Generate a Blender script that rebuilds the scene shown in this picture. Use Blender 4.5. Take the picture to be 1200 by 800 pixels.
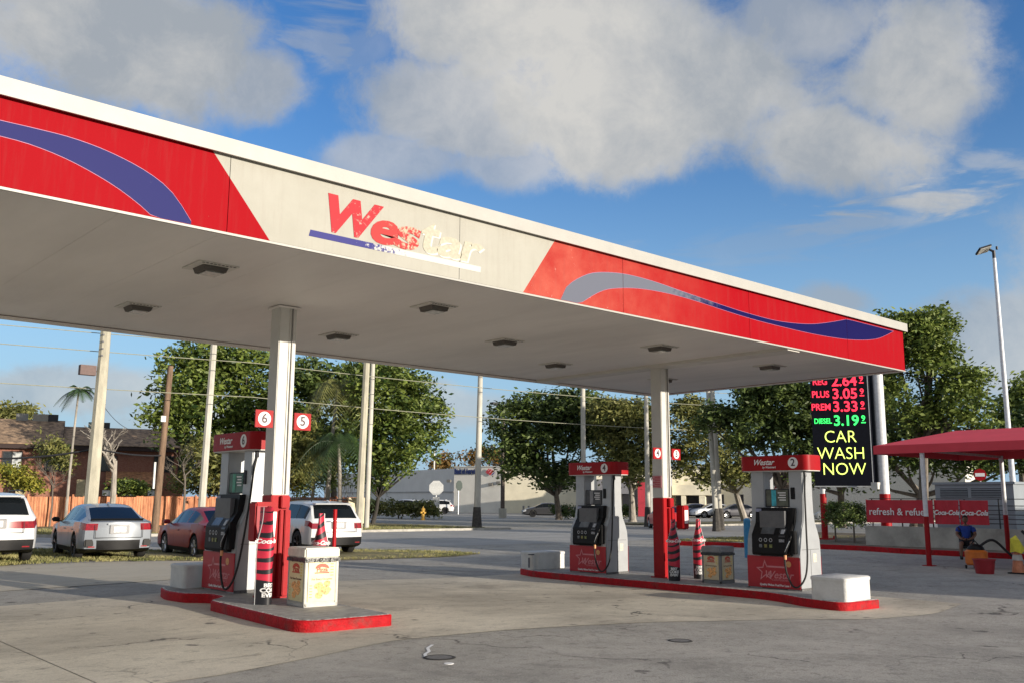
import bpy, bmesh, math, random
import numpy as np
from mathutils import Vector, Matrix
rad = math.radians
random.seed(7); rng = np.random.default_rng(7)
for o in list(bpy.data.objects): bpy.data.objects.remove(o)
S = bpy.context.scene; COL = S.collection

# ------------------------------------------------------------------ camera
# world: X runs along the canopy front (away to the right), Y along the pump islands, camera above the origin
EYE = 1.6
F_PX = 1092.49; CX, CY = 600., 400.
def _d(px, py):
    return Vector((px-CX, -(py-CY), -F_PX)).normalized()
ex = _d(1830, 590); ey = _d(-398, 579); ey = (ey - ex*ex.dot(ey)).normalized(); ez = ex.cross(ey)
M = Matrix((ex, ey, ez))                       # camera -> world
cam = bpy.data.cameras.new('camera'); co = bpy.data.objects.new('camera', cam); COL.objects.link(co)
cam.sensor_width = 36; cam.lens = F_PX/1200*36; cam.clip_end = 4000; cam.clip_start = .05
co.matrix_world = Matrix.Translation((0, 0, EYE)) @ M.to_4x4()
S.camera = co
def ray(px, py): return M @ _d(px, py)
def at(px, py, dist):
    """point seen in that direction at that horizontal distance"""
    r = ray(px, py); t = dist/math.hypot(r.x, r.y); return Vector((0, 0, EYE)) + r*t
def gz(x, y=0):
    t = min(1, max(0, (x-7)/8.)); return -.19*t*t*(3-2*t)
def on(px, dist):
    p = at(px, 590, dist); return Vector((p.x, p.y, gz(p.x)))

# ------------------------------------------------------------------ light
SUN_EL, SUN_AZ = 9., 12.      # azimuth from -Y towards +X
W = bpy.data.worlds.new('World'); S.world = W; W.use_nodes = True
nt = W.node_tree; N = nt.nodes; L = nt.links; N.clear()
sdir = Vector((math.sin(rad(SUN_AZ))*math.cos(rad(SUN_EL)), -math.cos(rad(SUN_AZ))*math.cos(rad(SUN_EL)), math.sin(rad(SUN_EL))))
sun = bpy.data.lights.new('sun', 'SUN'); sun.energy = 2.05; sun.angle = rad(.55); sun.color = (1, .90, .76)
so = bpy.data.objects.new('sun', sun); COL.objects.link(so); so.rotation_euler = (-sdir).to_track_quat('-Z', 'Y').to_euler()
S.view_settings.view_transform = 'Standard'; S.view_settings.look = 'None'; S.view_settings.gamma = 1
S.view_settings.exposure = 1.64
sky = N.new('ShaderNodeTexSky'); sky.sky_type = 'NISHITA'; sky.sun_disc = False
sky.sun_elevation = rad(SUN_EL); sky.sun_rotation = math.atan2(sdir.x, sdir.y)
sky.air_density = 1.0; sky.dust_density = .6; sky.ozone_density = 2.0
def node(t, **k):
    n = N.new(t)
    for a, b in k.items(): setattr(n, a, b)
    return n
tc = node('ShaderNodeTexCoord')
def noise(scale, detail=6, rough=.55, vec=None, dist=0.):
    n = node('ShaderNodeTexNoise'); n.inputs['Scale'].default_value = scale; n.inputs['Detail'].default_value = detail
    n.inputs['Roughness'].default_value = rough; n.inputs['Distortion'].default_value = dist
    L.new(vec or tc.outputs['Generated'], n.inputs['Vector']); return n
def math_(op, a, b=None, clamp=False):
    n = node('ShaderNodeMath', operation=op, use_clamp=clamp)
    for i, v in enumerate((a, b)):
        if v is None: continue
        if isinstance(v, (int, float)): n.inputs[i].default_value = v
        else: L.new(v, n.inputs[i])
    return n.outputs[0]
def ramp01(v, lo, hi):
    n = node('ShaderNodeMapRange', interpolation_type='SMOOTHERSTEP'); L.new(v, n.inputs[0])
    n.inputs[1].default_value = lo; n.inputs[2].default_value = hi; n.inputs[3].default_value = 0; n.inputs[4].default_value = 1
    return n.outputs[0]
nz = noise(4.2, 10, .6); nf = noise(15, 9, .68, None, .3); wisp_map = node('ShaderNodeMapping'); wisp_map.inputs['Scale'].default_value = (1.2, 1.2, 5)
L.new(tc.outputs['Generated'], wisp_map.inputs[0]); nw = noise(6, 8, .6, wisp_map.outputs[0], .6)
wob = math_('ADD', math_('MULTIPLY', math_('SUBTRACT', nz.outputs[0], .5), 1.9), math_('MULTIPLY', math_('SUBTRACT', nf.outputs[0], .5), 1.15))
# cloud banks: direction as photograph column/row, half sizes, softness, strength
BANKS = [(800, 90, 250, 110, 6, 1.), (620, 10, 200, 90, 0, 1), (960, 165, 150, 62, 6, 1.), (1060, 90, 95, 85, 0, 1), (720, 150, 150, 62, 8, 1), (930, 40, 120, 60, 0, .8), (840, -120, 320, 60, 0, 1),
         (150, 50, 220, 84, 8, 1), (290, 90, 90, 55, 0, .9), (-80, -60, 260, 110, 0, 1), (530, 130, 150, 62, 8, .9), (460, 185, 110, 36, 5, .7), (590, 190, 70, 36, 0, .7), (640, 120, 110, 60, 0, .9), (420, 60, 60, 26, -20, .3),
         (985, 352, 55, 26, 5, .7), (1160, 405, 105, 62, 0, .75), (90, 455, 170, 28, 0, .7), (240, 500, 120, 45, 0, .7), (500, 470, 160, 32, 4, .6), (1400, 300, 160, 110, 0, .8)]
mask = None
def bank(px, py, sx, sy, rot, st, w=wob, lo=1.22, hi=.45):
    c = ray(px, py)
    u = (ray(px+40, py+40*math.tan(rad(rot))) - c).normalized(); v = c.cross(u).normalized()
    R = Matrix((u, v, c)).transposed()
    m = node('ShaderNodeMapping', vector_type='TEXTURE'); m.inputs['Location'].default_value = c
    m.inputs['Rotation'].default_value = R.to_euler(); m.inputs['Scale'].default_value = (sx/F_PX, sy/F_PX, .9)
    L.new(tc.outputs['Generated'], m.inputs[0])
    ln = node('ShaderNodeVectorMath', operation='LENGTH'); L.new(m.outputs[0], ln.inputs[0])
    k = ramp01(math_('ADD', ln.outputs['Value'], w), lo, hi)
    return math_('MULTIPLY', k, st)
for b in BANKS:
    k = bank(*b); mask = k if mask is None else math_('MAXIMUM', mask, k)
# thin streaky cirrus
ww = math_('MULTIPLY', math_('SUBTRACT', nw.outputs[0], .5), 4.5)
for b in [(1085, 232, 95, 26, -6, .9), (1010, 262, 110, 12, -6, .45), (392, 45, 60, 40, 20, .5), (1200, 195, 80, 16, 5, .5), (900, 285, 150, 22, -4, .22)]:
    mask = math_('MAXIMUM', mask, bank(*b, w=ww, lo=1.3, hi=.2))
# unseen sky elsewhere: cloud added denser to raise the ambient fill
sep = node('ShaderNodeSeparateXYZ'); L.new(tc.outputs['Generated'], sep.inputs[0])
fill_cloud = ramp01(noise(2.2, 8, .55).outputs[0], .38, .50)
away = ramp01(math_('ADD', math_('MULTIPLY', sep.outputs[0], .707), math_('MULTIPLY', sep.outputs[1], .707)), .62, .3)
mask = math_('MAXIMUM', mask, math_('MULTIPLY', math_('MULTIPLY', fill_cloud, away), .9))
shade = noise(3.2, 6, .5)
cr = node('ShaderNodeValToRGB'); L.new(math_('ADD', shade.outputs[0], math_('ADD', math_('MULTIPLY', math_('SUBTRACT', nz.outputs[0], .5), -.6), math_('MULTIPLY', math_('SUBTRACT', nf.outputs[0], .5), .55))), cr.inputs[0])
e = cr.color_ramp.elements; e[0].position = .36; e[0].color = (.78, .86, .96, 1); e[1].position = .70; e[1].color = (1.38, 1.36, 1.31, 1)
# edges of the banks are thinner and lighter
edge = ramp01(mask, 0., .75)
hs = node('ShaderNodeHueSaturation'); hs.inputs['Saturation'].default_value = 1.32; hs.inputs['Value'].default_value = .46; hs.inputs['Hue'].default_value = .517; L.new(sky.outputs[0], hs.inputs['Color']); 
hz = ramp01(sep.outputs[2], .42, -.02); hzm = node('ShaderNodeMix', data_type='RGBA'); L.new(math_('MULTIPLY', hz, .85), hzm.inputs[0]); L.new(hs.outputs[0], hzm.inputs[6]); hzm.inputs[7].default_value = (.66, 1.08, 1.62, 1)
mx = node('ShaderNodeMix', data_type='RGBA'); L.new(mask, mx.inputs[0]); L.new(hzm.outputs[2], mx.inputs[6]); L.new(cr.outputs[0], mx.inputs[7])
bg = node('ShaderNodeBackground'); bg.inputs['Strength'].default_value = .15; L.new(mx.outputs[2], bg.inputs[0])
wo = node('ShaderNodeOutputWorld'); L.new(bg.outputs[0], wo.inputs[0])
S.render.engine = 'CYCLES'

# ------------------------------------------------------------------ materials
MATS = {}
def mat(name, col, rough=.6, metal=0, var=.12, scale=8, bump=0., bscale=60, coat=0, col2=None, dirt=0, spec=.5, trans=0, emit=None, estr=1, stretch=None):
    if name in MATS: return MATS[name]
    m = bpy.data.materials.new(name); m.use_nodes = True; MATS[name] = m
    t = m.node_tree; n = t.nodes; l = t.links; p = n['Principled BSDF']
    p.inputs['Roughness'].default_value = rough; p.inputs['Metallic'].default_value = metal
    p.inputs['Coat Weight'].default_value = coat; p.inputs['Specular IOR Level'].default_value = spec
    if trans: p.inputs['Transmission Weight'].default_value = trans
    c = n.new('ShaderNodeTexCoord'); src = c.outputs['Object']
    if stretch:
        mp = n.new('ShaderNodeMapping'); mp.inputs['Scale'].default_value = stretch; l.new(src, mp.inputs[0]); src = mp.outputs[0]
    nn = n.new('ShaderNodeTexNoise'); nn.inputs['Scale'].default_value = scale; nn.inputs['Detail'].default_value = 6; nn.inputs['Roughness'].default_value = .62
    l.new(src, nn.inputs['Vector'])
    r = n.new('ShaderNodeValToRGB'); l.new(nn.outputs[0], r.inputs[0])
    c1 = [max(0, v*(1-var)) for v in col]; c2 = [v*(1+var) for v in (col2 or col)]
    r.color_ramp.elements[0].color = (*c1, 1); r.color_ramp.elements[0].position = .35; r.color_ramp.elements[1].color = (*c2, 1); r.color_ramp.elements[1].position = .65
    out = r.outputs[0]
    if dirt:
        d = n.new('ShaderNodeTexNoise'); d.inputs['Scale'].default_value = scale*.35; d.inputs['Detail'].default_value = 9; d.inputs['Roughness'].default_value = .7; l.new(src, d.inputs['Vector'])
        rr = n.new('ShaderNodeMapRange'); rr.inputs[1].default_value = .52; rr.inputs[2].default_value = .72; rr.inputs[4].default_value = dirt; l.new(d.outputs[0], rr.inputs[0])
        mxx = n.new('ShaderNodeMix'); mxx.data_type = 'RGBA'; l.new(rr.outputs[0], mxx.inputs[0]); l.new(out, mxx.inputs[6]); mxx.inputs[7].default_value = (.07, .06, .05, 1); out = mxx.outputs[2]
    l.new(out, p.inputs['Base Color'])
    if bump:
        b = n.new('ShaderNodeBump'); b.inputs['Strength'].default_value = bump; b.inputs['Distance'].default_value = .02
        bn = n.new('ShaderNodeTexNoise'); bn.inputs['Scale'].default_value = bscale; bn.inputs['Detail'].default_value = 5; l.new(src, bn.inputs['Vector'])
        l.new(bn.outputs[0], b.inputs['Height']); l.new(b.outputs[0], p.inputs['Normal'])
    if emit:
        p.inputs['Emission Color'].default_value = (*emit, 1); p.inputs['Emission Strength'].default_value = estr
    return m
RED = mat('red paint', (.34, .003, .007), .5, spec=.25, var=.1, scale=3, bump=.08, bscale=25, dirt=.12)
REDC = mat('red kerb paint', (.40, .004, .009), .65, var=.22, scale=9, bump=.8, bscale=40, dirt=.75, spec=.25)
REDP = mat('red pump panel', (.42, .010, .022), .35, var=.08, scale=3, dirt=.1)
WHITE = mat('white paint', (.60, .59, .55), .5, var=.05, scale=3, dirt=.12, bump=.1, bscale=12)
WHITEP = mat('white print', (.80, .79, .78), .5, var=.03, scale=20)
SOFF = mat('soffit metal', (.75, .72, .68), .5, var=.07, scale=.8, dirt=.18, stretch=(1, .25, 1))
CAPW = mat('cap metal', (.40, .39, .36), .45, var=.05, scale=2, dirt=.06)
GREYM = mat('pump grey metal', (.40, .415, .43), .4, metal=.2, var=.05, scale=4, dirt=.08)
BLACK = mat('black plastic', (.006, .006, .007), .5, spec=.25, var=.2, scale=20, bump=.05)
RUB = mat('black rubber', (.015, .015, .015), .7, var=.2)
CONC = mat('island concrete', (.30, .30, .29), .75, var=.22, scale=6, bump=.6, bscale=60, dirt=.5)
KERBC = mat('kerb concrete', (.40, .38, .34), .8, var=.2, scale=4, bump=.5, dirt=.3)
DKM = mat('dark metal', (.04, .04, .045), .5, metal=.5, var=.2)
STEEL = mat('galvanised steel', (.50, .52, .53), .4, metal=.6, var=.12, scale=6)
NAVY = mat('sign board black', (.004, .005, .010), .8, spec=.1, var=.2)
GLASS = mat('dark car glass', (.006, .008, .010), .08, var=.1, spec=.22)
TYRE = mat('tyre rubber', (.012, .012, .012), .8, var=.2)
ALU = mat('alloy wheel', (.55, .56, .58), .3, metal=.8, var=.05)
DALU = mat('dark alloy wheel', (.03, .03, .035), .3, metal=.6, var=.05)
DIM = mat('screen glass', (.10, .11, .12), .15, var=.2)

# ------------------------------------------------------------------ mesh helpers
class MB:
    def __init__(s): s.v = []; s.f = []; s.smooth = False
    def add(s, vs, fs):
        k = len(s.v); s.v += [tuple(v) for v in vs]; s.f += [tuple(i+k for i in f) for f in fs]; return s
    def box(s, x0, x1, y0, y1, z0, z1):
        vs = [(x, y, z) for z in (z0, z1) for y in (y0, y1) for x in (x0, x1)]
        return s.add(vs, [(0, 2, 3, 1), (4, 5, 7, 6), (0, 1, 5, 4), (2, 6, 7, 3), (0, 4, 6, 2), (1, 3, 7, 5)])
    def prism(s, pts, a, b, axis='z'):
        n = len(pts)
        def P(p, h):
            return {'z': (p[0], p[1], h), 'y': (p[0], h, p[1]), 'x': (h, p[0], p[1])}[axis]
        vs = [P(p, a) for p in pts] + [P(p, b) for p in pts]
        fs = [tuple(range(n))[::-1], tuple(range(n, 2*n))] + [(i, (i+1) % n, n+(i+1) % n, n+i) for i in range(n)]
        return s.add(vs, fs)
    def tube(s, pts, r, n=8, r2=None):
        pts = [Vector(p) for p in pts]; m = len(pts); vs = []; fs = []; up = None
        for i, p in enumerate(pts):
            t = (pts[min(i+1, m-1)] - pts[max(i-1, 0)]).normalized()
            if up is None: up = t.orthogonal().normalized()
            up = (up - t*up.dot(t)).normalized(); w = t.cross(up)
            rr = r if r2 is None else r + (r2-r)*i/(m-1)
            if isinstance(r, (list, tuple)): rr = r[i]
            for k in range(n):
                a = 2*math.pi*k/n; vs.append(p + (up*math.cos(a) + w*math.sin(a))*rr)
        for i in range(m-1):
            for k in range(n): fs.append((i*n+k, i*n+(k+1) % n, (i+1)*n+(k+1) % n, (i+1)*n+k))
        fs += [tuple(range(n))[::-1], tuple(range((m-1)*n, m*n))]
        return s.add(vs, fs)
    def cyl(s, c, r, h, n=20, axis='z'):
        c = Vector(c); d = {'x': Vector((1, 0, 0)), 'y': Vector((0, 1, 0)), 'z': Vector((0, 0, 1))}[axis]
        return s.tube([c, c+d*h], r, n)
    def sphere(s, c, rx, ry, rz, n=12, m=8):
        vs = []; fs = []
        for j in range(m+1):
            th = math.pi*j/m
            for i in range(n):
                a = 2*math.pi*i/n; vs.append((c[0]+rx*math.sin(th)*math.cos(a), c[1]+ry*math.sin(th)*math.sin(a), c[2]+rz*math.cos(th)))
        for j in range(m):
            for i in range(n): fs.append((j*n+i, (j+1)*n+i, (j+1)*n+(i+1) % n, j*n+(i+1) % n))
        return s.add(vs, fs)
    def build(s, name, material, parent=None, smooth=False, bevel=0, seg=2, loc=None):
        me = bpy.data.meshes.new(name); me.from_pydata(s.v, [], s.f); me.validate()
        bm = bmesh.new(); bm.from_mesh(me); bmesh.ops.recalc_face_normals(bm, faces=bm.faces)
        if bevel: 
            bmesh.ops.bevel(bm, geom=[e for e in bm.edges if e.is_manifold and e.calc_face_angle(0) > .5], offset=bevel, segments=seg, affect='EDGES', clamp_overlap=True)
        bm.to_mesh(me); bm.free()
        if smooth:
            for p in me.polygons: p.use_smooth = True
            try: me.set_sharp_from_angle(angle=rad(38))
            except Exception: pass
        me.materials.append(material); o = bpy.data.objects.new(name, me); COL.objects.link(o)
        if parent: o.parent = parent
        if loc: o.location = loc
        return o
def tag(o, label=None, cat=None, group=None, kind=None):
    if label: o['label'] = label
    if cat: o['category'] = cat
    if group: o['group'] = group
    if kind: o['kind'] = kind
    return o
def thing(name, loc, label, cat, group=None, rz=0):
    o = bpy.data.objects.new(name, None); COL.objects.link(o); o.location = loc; o.rotation_euler = (0, 0, rz); o.empty_display_size = .2
    return tag(o, label, cat, group)
def copy_tree(o, parent=None):
    c = o.copy(); COL.objects.link(c); c.parent = parent
    for ch in list(o.children): copy_tree(ch, c)
    return c
def text(s, name, size, material, parent, loc, rot=None, matrix=None, bold=0., shear=0., depth=.004, align='CENTER', sx=1., spacing=1.):
    """flat lettering turned into a mesh"""
    cu = bpy.data.curves.new(name, 'FONT'); cu.body = s; cu.size = size; cu.offset = bold*size; cu.shear = shear; cu.extrude = depth/2
    cu.align_x = align; cu.align_y = 'CENTER'; cu.resolution_u = 4; cu.space_character = spacing
    tmp = bpy.data.objects.new('tmp', cu); COL.objects.link(tmp)
    bpy.context.view_layer.update()
    me = bpy.data.meshes.new_from_object(tmp.evaluated_get(bpy.context.evaluated_depsgraph_get()))
    bpy.data.objects.remove(tmp); bpy.data.curves.remove(cu)
    me.name = name; me.materials.clear(); me.materials.append(material)
    o = bpy.data.objects.new(name, me); COL.objects.link(o)
    if parent: o.parent = parent
    Rm = matrix or Matrix.Identity(3)
    me.transform(Matrix.Diagonal((sx, 1, 1, 1))); me.transform(Rm.to_4x4()); o.location = loc
    return o
FACE_MX = Matrix(((0, 0, -1), (-1, 0, 0), (0, 1, 0)))   # text read by someone looking along +X (letters run towards -Y)
FACE_MY = Matrix(((1, 0, 0), (0, 0, -1), (0, 1, 0)))    # text read by someone looking along +Y (letters run towards +X)

# ------------------------------------------------------------------ ground
def gmat(name, base, dark, light, sc, bump, streak=None, crack=False, rough=.85, stain=.5, grain=.25):
    m = bpy.data.materials.new(name); m.use_nodes = True; t = m.node_tree; n = t.nodes; l = t.links; p = n['Principled BSDF']; p.inputs['Roughness'].default_value = rough
    c = n.new('ShaderNodeTexCoord')
    def nz(s, d=8, r=.6, vec=None, w=0):
        k = n.new('ShaderNodeTexNoise'); k.inputs['Scale'].default_value = s; k.inputs['Detail'].default_value = d; k.inputs['Roughness'].default_value = r; k.inputs['Distortion'].default_value = w
        l.new(vec or c.outputs['Object'], k.inputs[0]); return k.outputs[0]
    def mr(v, a, b, c_=0, d=1):
        k = n.new('ShaderNodeMapRange'); l.new(v, k.inputs[0])
        for i, q in enumerate((a, b, c_, d)): k.inputs[i+1].default_value = q
        return k.outputs[0]
    def mixc(f, a, b):
        k = n.new('ShaderNodeMix'); k.data_type = 'RGBA'; l.new(f, k.inputs[0])
        for i, q in ((6, a), (7, b)):
            if isinstance(q, tuple): k.inputs[i].default_value = (*q, 1)
            else: l.new(q, k.inputs[i])
        return k.outputs[2]
    col = mixc(mr(nz(sc, 8, .6), .38, .62), base, light)
    mp = n.new('ShaderNodeMapping'); mp.inputs['Scale'].default_value = streak or (1, 1, 1); l.new(c.outputs['Object'], mp.inputs[0])
    col = mixc(mr(nz(sc*.55, 9, .68, mp.outputs[0], .4), .50, .70, 0, stain), col, dark)
    col = mixc(mr(nz(sc*2.6, 9, .7), .62, .72, 0, stain*.9), col, dark)
    col = mixc(mr(nz(55, 4, .7), .35, .7, 0, grain), col, dark)
    col = mixc(mr(nz(sc*.9, 12, .78, mp.outputs[0], 1.2), .56, .60, 0, stain*.55), col, dark)
    col = mixc(mr(nz(7.5, 10, .82, mp.outputs[0], .6), .53, .60, 0, grain*.9), col, dark)
    col = mixc(mr(nz(3.1, 12, .8, mp.outputs[0], 1.5), .575, .60, 0, stain*.7), col, tuple(v*.75 for v in dark))
    col = mixc(mr(nz(12, 8, .8), .60, .66, 0, grain*1.2), col, light)
    col = mixc(mr(nz(sc*.33, 10, .66, mp.outputs[0], .8), .55, .68, 0, .5), col, light)
    col = mixc(mr(nz(130, 2, .7), .58, .75, 0, grain), col, light)
    sp = n.new('ShaderNodeTexVoronoi'); sp.inputs['Scale'].default_value = 1.7
    wn = n.new('ShaderNodeTexNoise'); wn.inputs['Scale'].default_value = 6; wn.inputs['Detail'].default_value = 6; l.new(c.outputs['Object'], wn.inputs[0])
    wa = n.new('ShaderNodeVectorMath'); wa.operation = 'MULTIPLY_ADD'; l.new(wn.outputs[1], wa.inputs[0]); wa.inputs[1].default_value = (.35, .35, 0); l.new(c.outputs['Object'], wa.inputs[2]); l.new(wa.outputs[0], sp.inputs['Vector'])
    kk = n.new('ShaderNodeMath'); kk.operation = 'MULTIPLY'; l.new(mr(sp.outputs['Distance'], .10, .17, .75, 0), kk.inputs[0]); l.new(mr(nz(.8, 4), .50, .56), kk.inputs[1])
    col = mixc(kk.outputs[0], col, (.06, .055, .05))
    if crack:
        v = n.new('ShaderNodeTexVoronoi'); v.feature = 'DISTANCE_TO_EDGE'; v.inputs['Scale'].default_value = .30
        wv = n.new('ShaderNodeVectorMath'); wv.operation = 'MULTIPLY_ADD'; nn = n.new('ShaderNodeTexNoise'); nn.inputs['Scale'].default_value = .9; nn.inputs['Detail'].default_value = 9; l.new(c.outputs['Object'], nn.inputs[0])
        l.new(nn.outputs[1], wv.inputs[0]); wv.inputs[1].default_value = (2.2, 2.2, 0); l.new(c.outputs['Object'], wv.inputs[2]); l.new(wv.outputs[0], v.inputs['Vector'])
        k = n.new('ShaderNodeMath'); k.operation = 'MULTIPLY'; l.new(mr(v.outputs['Distance'], .0015, .006, .8, 0), k.inputs[0]); l.new(mr(nz(.5, 3), .5, .6), k.inputs[1])
        col = mixc(k.outputs[0], col, (.035, .032, .03))
    l.new(col, p.inputs['Base Color'])
    b = n.new('ShaderNodeBump'); b.inputs['Strength'].default_value = bump; b.inputs['Distance'].default_value = .012; l.new(nz(90, 5, .75), b.inputs['Height']); l.new(b.outputs[0], p.inputs['Normal'])
    return m
ASPH = gmat('worn asphalt', (.40, .38, .34), (.18, .17, .15), (.52, .49, .44), 1.1, .9, crack=True, stain=.55, grain=.85)
ROADM = gmat('road asphalt', (.33, .325, .31), (.20, .197, .19), (.40, .39, .375), .5, .5, streak=(.2, 1.5, 1), stain=.4)
PADM = gmat('forecourt concrete', (.52, .47, .38), (.19, .165, .13), (.74, .67, .54), .42, .4, streak=(.55, 1.1, 1), crack=True, stain=.68, grain=.4)
APRM = gmat('apron concrete', (.48, .435, .34), (.24, .21, .17), (.50, .455, .365), .9, .4, streak=(.4, 2, 1), stain=.4)
EARTH = gmat('dry ground', (.20, .17, .09), (.10, .085, .05), (.29, .24, .13), .6, .9, stain=.5)
GRASSM = gmat('dry grass turf', (.15, .14, .06), (.09, .09, .035), (.34, .27, .14), 1.6, 1., stain=.6, grain=.4)
XS = [-900, -400, -150, -60, -30, -12, 0, 4] + [7+.8*i for i in range(11)] + [17, 20, 26, 32, 40, 60, 100, 200, 500, 1200]
def sheet(name, x0, x1, ya, yb, lift, m, ny=2, thick=0, parent=None, nx=None):
    xs = sorted(set([x0, x1] + [x for x in XS if x0 < x < x1] + ([x0+(x1-x0)*i/nx for i in range(1, nx)] if nx else [])))
    fa = ya if callable(ya) else (lambda x: ya); fb = yb if callable(yb) else (lambda x: yb)
    mb = MB(); vs = []; fs = []; K = ny+1
    for x in xs:
        for j in range(K):
            y = fa(x) + (fb(x)-fa(x))*j/ny; vs.append((x, y, gz(x)+lift))
    for i in range(len(xs)-1):
        for j in range(ny): fs.append((i*K+j, (i+1)*K+j, (i+1)*K+j+1, i*K+j+1))
    if thick:
        base = len(vs); ring = [i*K for i in range(len(xs))] + [(len(xs)-1)*K+j for j in range(1, K)] + [i*K+ny for i in range(len(xs)-2, -1, -1)] + [j for j in range(ny-1, 0, -1)]
        for r in ring: v = vs[r]; vs.append((v[0], v[1], v[2]-thick))
        n = len(ring)
        for i in range(n): fs.append((ring[i], base+i, base+(i+1) % n, ring[(i+1) % n]))
    mb.add(vs, fs); o = mb.build(name, m, parent); 
    return o
def pl(*pts):
    return lambda x: float(np.interp(x, [p[0] for p in pts], [p[1] for p in pts]))
far_kerb = pl((-200, 68), (12, 44.0), (30, 42.6), (60, 39.0), (300, 9.))
near_edge = pl((-200, 60), (8, 32.6), (19.5, 29.0), (35, 27.2), (60, 24.8), (300, 0))
tag(sheet('ground', -900, 1200, -500, 1500, -.03, EARTH, 8), kind='structure')
tag(sheet('asphalt_forecourt', -45, 45, -12, lambda x: near_edge(x)+.3, .0, ASPH, 6), kind='structure')
tag(sheet('road', -200, 300, near_edge, far_kerb, .006, ROADM, 3), kind='structure')
pad_near = pl((-14, 8.3), (3.9, 8.35), (5.2, 8.7), (6.3, 9.1), (8, 8.95), (10.4, 8.6), (12.8, 7.9), (13.8, 7.25), (15.5, 6.95), (17.3, 7.3))
pad = bpy.data.objects.new('concrete_pad', None); COL.objects.link(pad); tag(pad, kind='structure')
px_ = [-14, -8, -2.6, 3.0, 9.8, 13.4, 17.3]
for i in range(6):
    a, b = px_[i]+.006, px_[i+1]-.006
    sheet('slab', a, b, pad_near, 12.68, .006, PADM, 4, 0, pad, nx=12)
    sheet('slab', a, b, 12.692, pl((-14, 16), (4, 15.6), (6, 15.9), (11, 17.0), (17.3, 17.2)), .006, PADM, 4, 0, pad, nx=6)
tag(sheet('concrete_apron', -14, 13.5, pl((-14, 20), (5, 17.8), (8, 18.6), (13.5, 22.4)), pl((-14, 26), (6, 24.3), (13.5, 25.0)), .008, APRM, 2), kind='structure')
# grass islands between forecourt and road, and the far verge
def patch(name, pts, lift, m, lab=None):
    mb = MB(); c = (sum(p[0] for p in pts)/len(pts), sum(p[1] for p in pts)/len(pts))
    vs = [(c[0], c[1], gz(c[0])+lift)] + [(x, y, gz(x)+lift*.3) for x, y in pts]; n = len(pts)
    mb.add(vs, [(0, 1+i, 1+(i+1) % n) for i in range(n)]); o = mb.build(name, m); tag(o, kind='structure'); return o
GR1 = [(-14, 26), (5, 24.2), (11.5, 24.9), (15, 23.9), (18.5, 23.3), (20.3, 24.0), (20.2, 25.5), (18.5, 28.0), (12, 31.3), (8, 32.6), (-14, 36)]
patch('grass_verge', GR1, .05, GRASSM)
GR2 = [(32.5, 26.6), (34, 24.2), (38, 22.8), (42, 22.2), (45, 23.4), (43, 26), (38, 27.2)]
patch('grass_island', GR2, .05, GRASSM)
tag(sheet('far_verge', -60, 38, lambda x: far_kerb(x)+.15, lambda x: far_kerb(x)+22, .06, GRASSM, 2), kind='structure')
tag(sheet('far_verge_by_shops', 52, 120, lambda x: far_kerb(x)+.15, lambda x: far_kerb(x)+8, .06, GRASSM, 2), kind='structure')
tag(sheet('bank_car_park', 37.8, 190, lambda x: far_kerb(x)+.0, 140, -.005, ASPH, 2), kind='structure')
for a, b in ((-60, 37.5), (52, 150)):
    tag(sheet('kerb', a, b, lambda x: far_kerb(x)-.02, lambda x: far_kerb(x)+.16, .13, KERBC, 1, .15), kind='structure')
# little tufts of grass (nobody could count them)
def tufts(name, poly, n, lab, cols, hh=.07):
    xs = [p[0] for p in poly]; ys = [p[1] for p in poly]; V = []; Fc = []
    def inside(x, y):
        k = False
        for i in range(len(poly)):
            (x1, y1), (x2, y2) = poly[i], poly[i-1]
            if (y1 > y) != (y2 > y) and x < (x2-x1)*(y-y1)/(y2-y1)+x1: k = not k
        return k
    c = 0
    while c < n:
        x, y = random.uniform(min(xs), max(xs)), random.uniform(min(ys), max(ys))
        if not inside(x, y): continue
        c += 1; z = gz(x)+.015
        for _ in range(5):
            a = random.uniform(0, 6.28); h = random.uniform(.4, 1.2)*hh; dx, dy = math.cos(a)*.012, math.sin(a)*.012; lx, ly = random.uniform(-.05, .05), random.uniform(-.05, .05)
            ox, oy = random.uniform(-.06, .06), random.uniform(-.06, .06); k = len(V)
            V += [(x+ox-dx, y+oy-dy, z), (x+ox+dx, y+oy+dy, z), (x+ox+lx, y+oy+ly, z+h)]; Fc.append((k, k+1, k+2))
    mb = MB(); mb.add(V, Fc); me = bpy.data.meshes.new(name); me.from_pydata(V, [], Fc); me.materials.append(cols); o = bpy.data.objects.new(name, me); COL.objects.link(o)
    tag(o, lab, 'grass', kind='stuff')
GT = mat('grass blades', (.10, .13, .03), .7, var=.3, scale=1.2, col2=(.30, .27, .11))
tufts('grass', [(4, 24.3)]+GR1[2:9]+[(4, 33)], 7500, 'dry yellow green grass under and around the parked cars', GT)
tufts('grass', GR2, 2200, 'short green grass on the small island by the road behind the bottle standees', GT)
tufts('grass', [(8, 44.6), (37, 42.4), (37, 50), (8, 56)], 7000, 'dry grass and fallen leaves on the far verge along the wooden fence', GT, .16)
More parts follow.
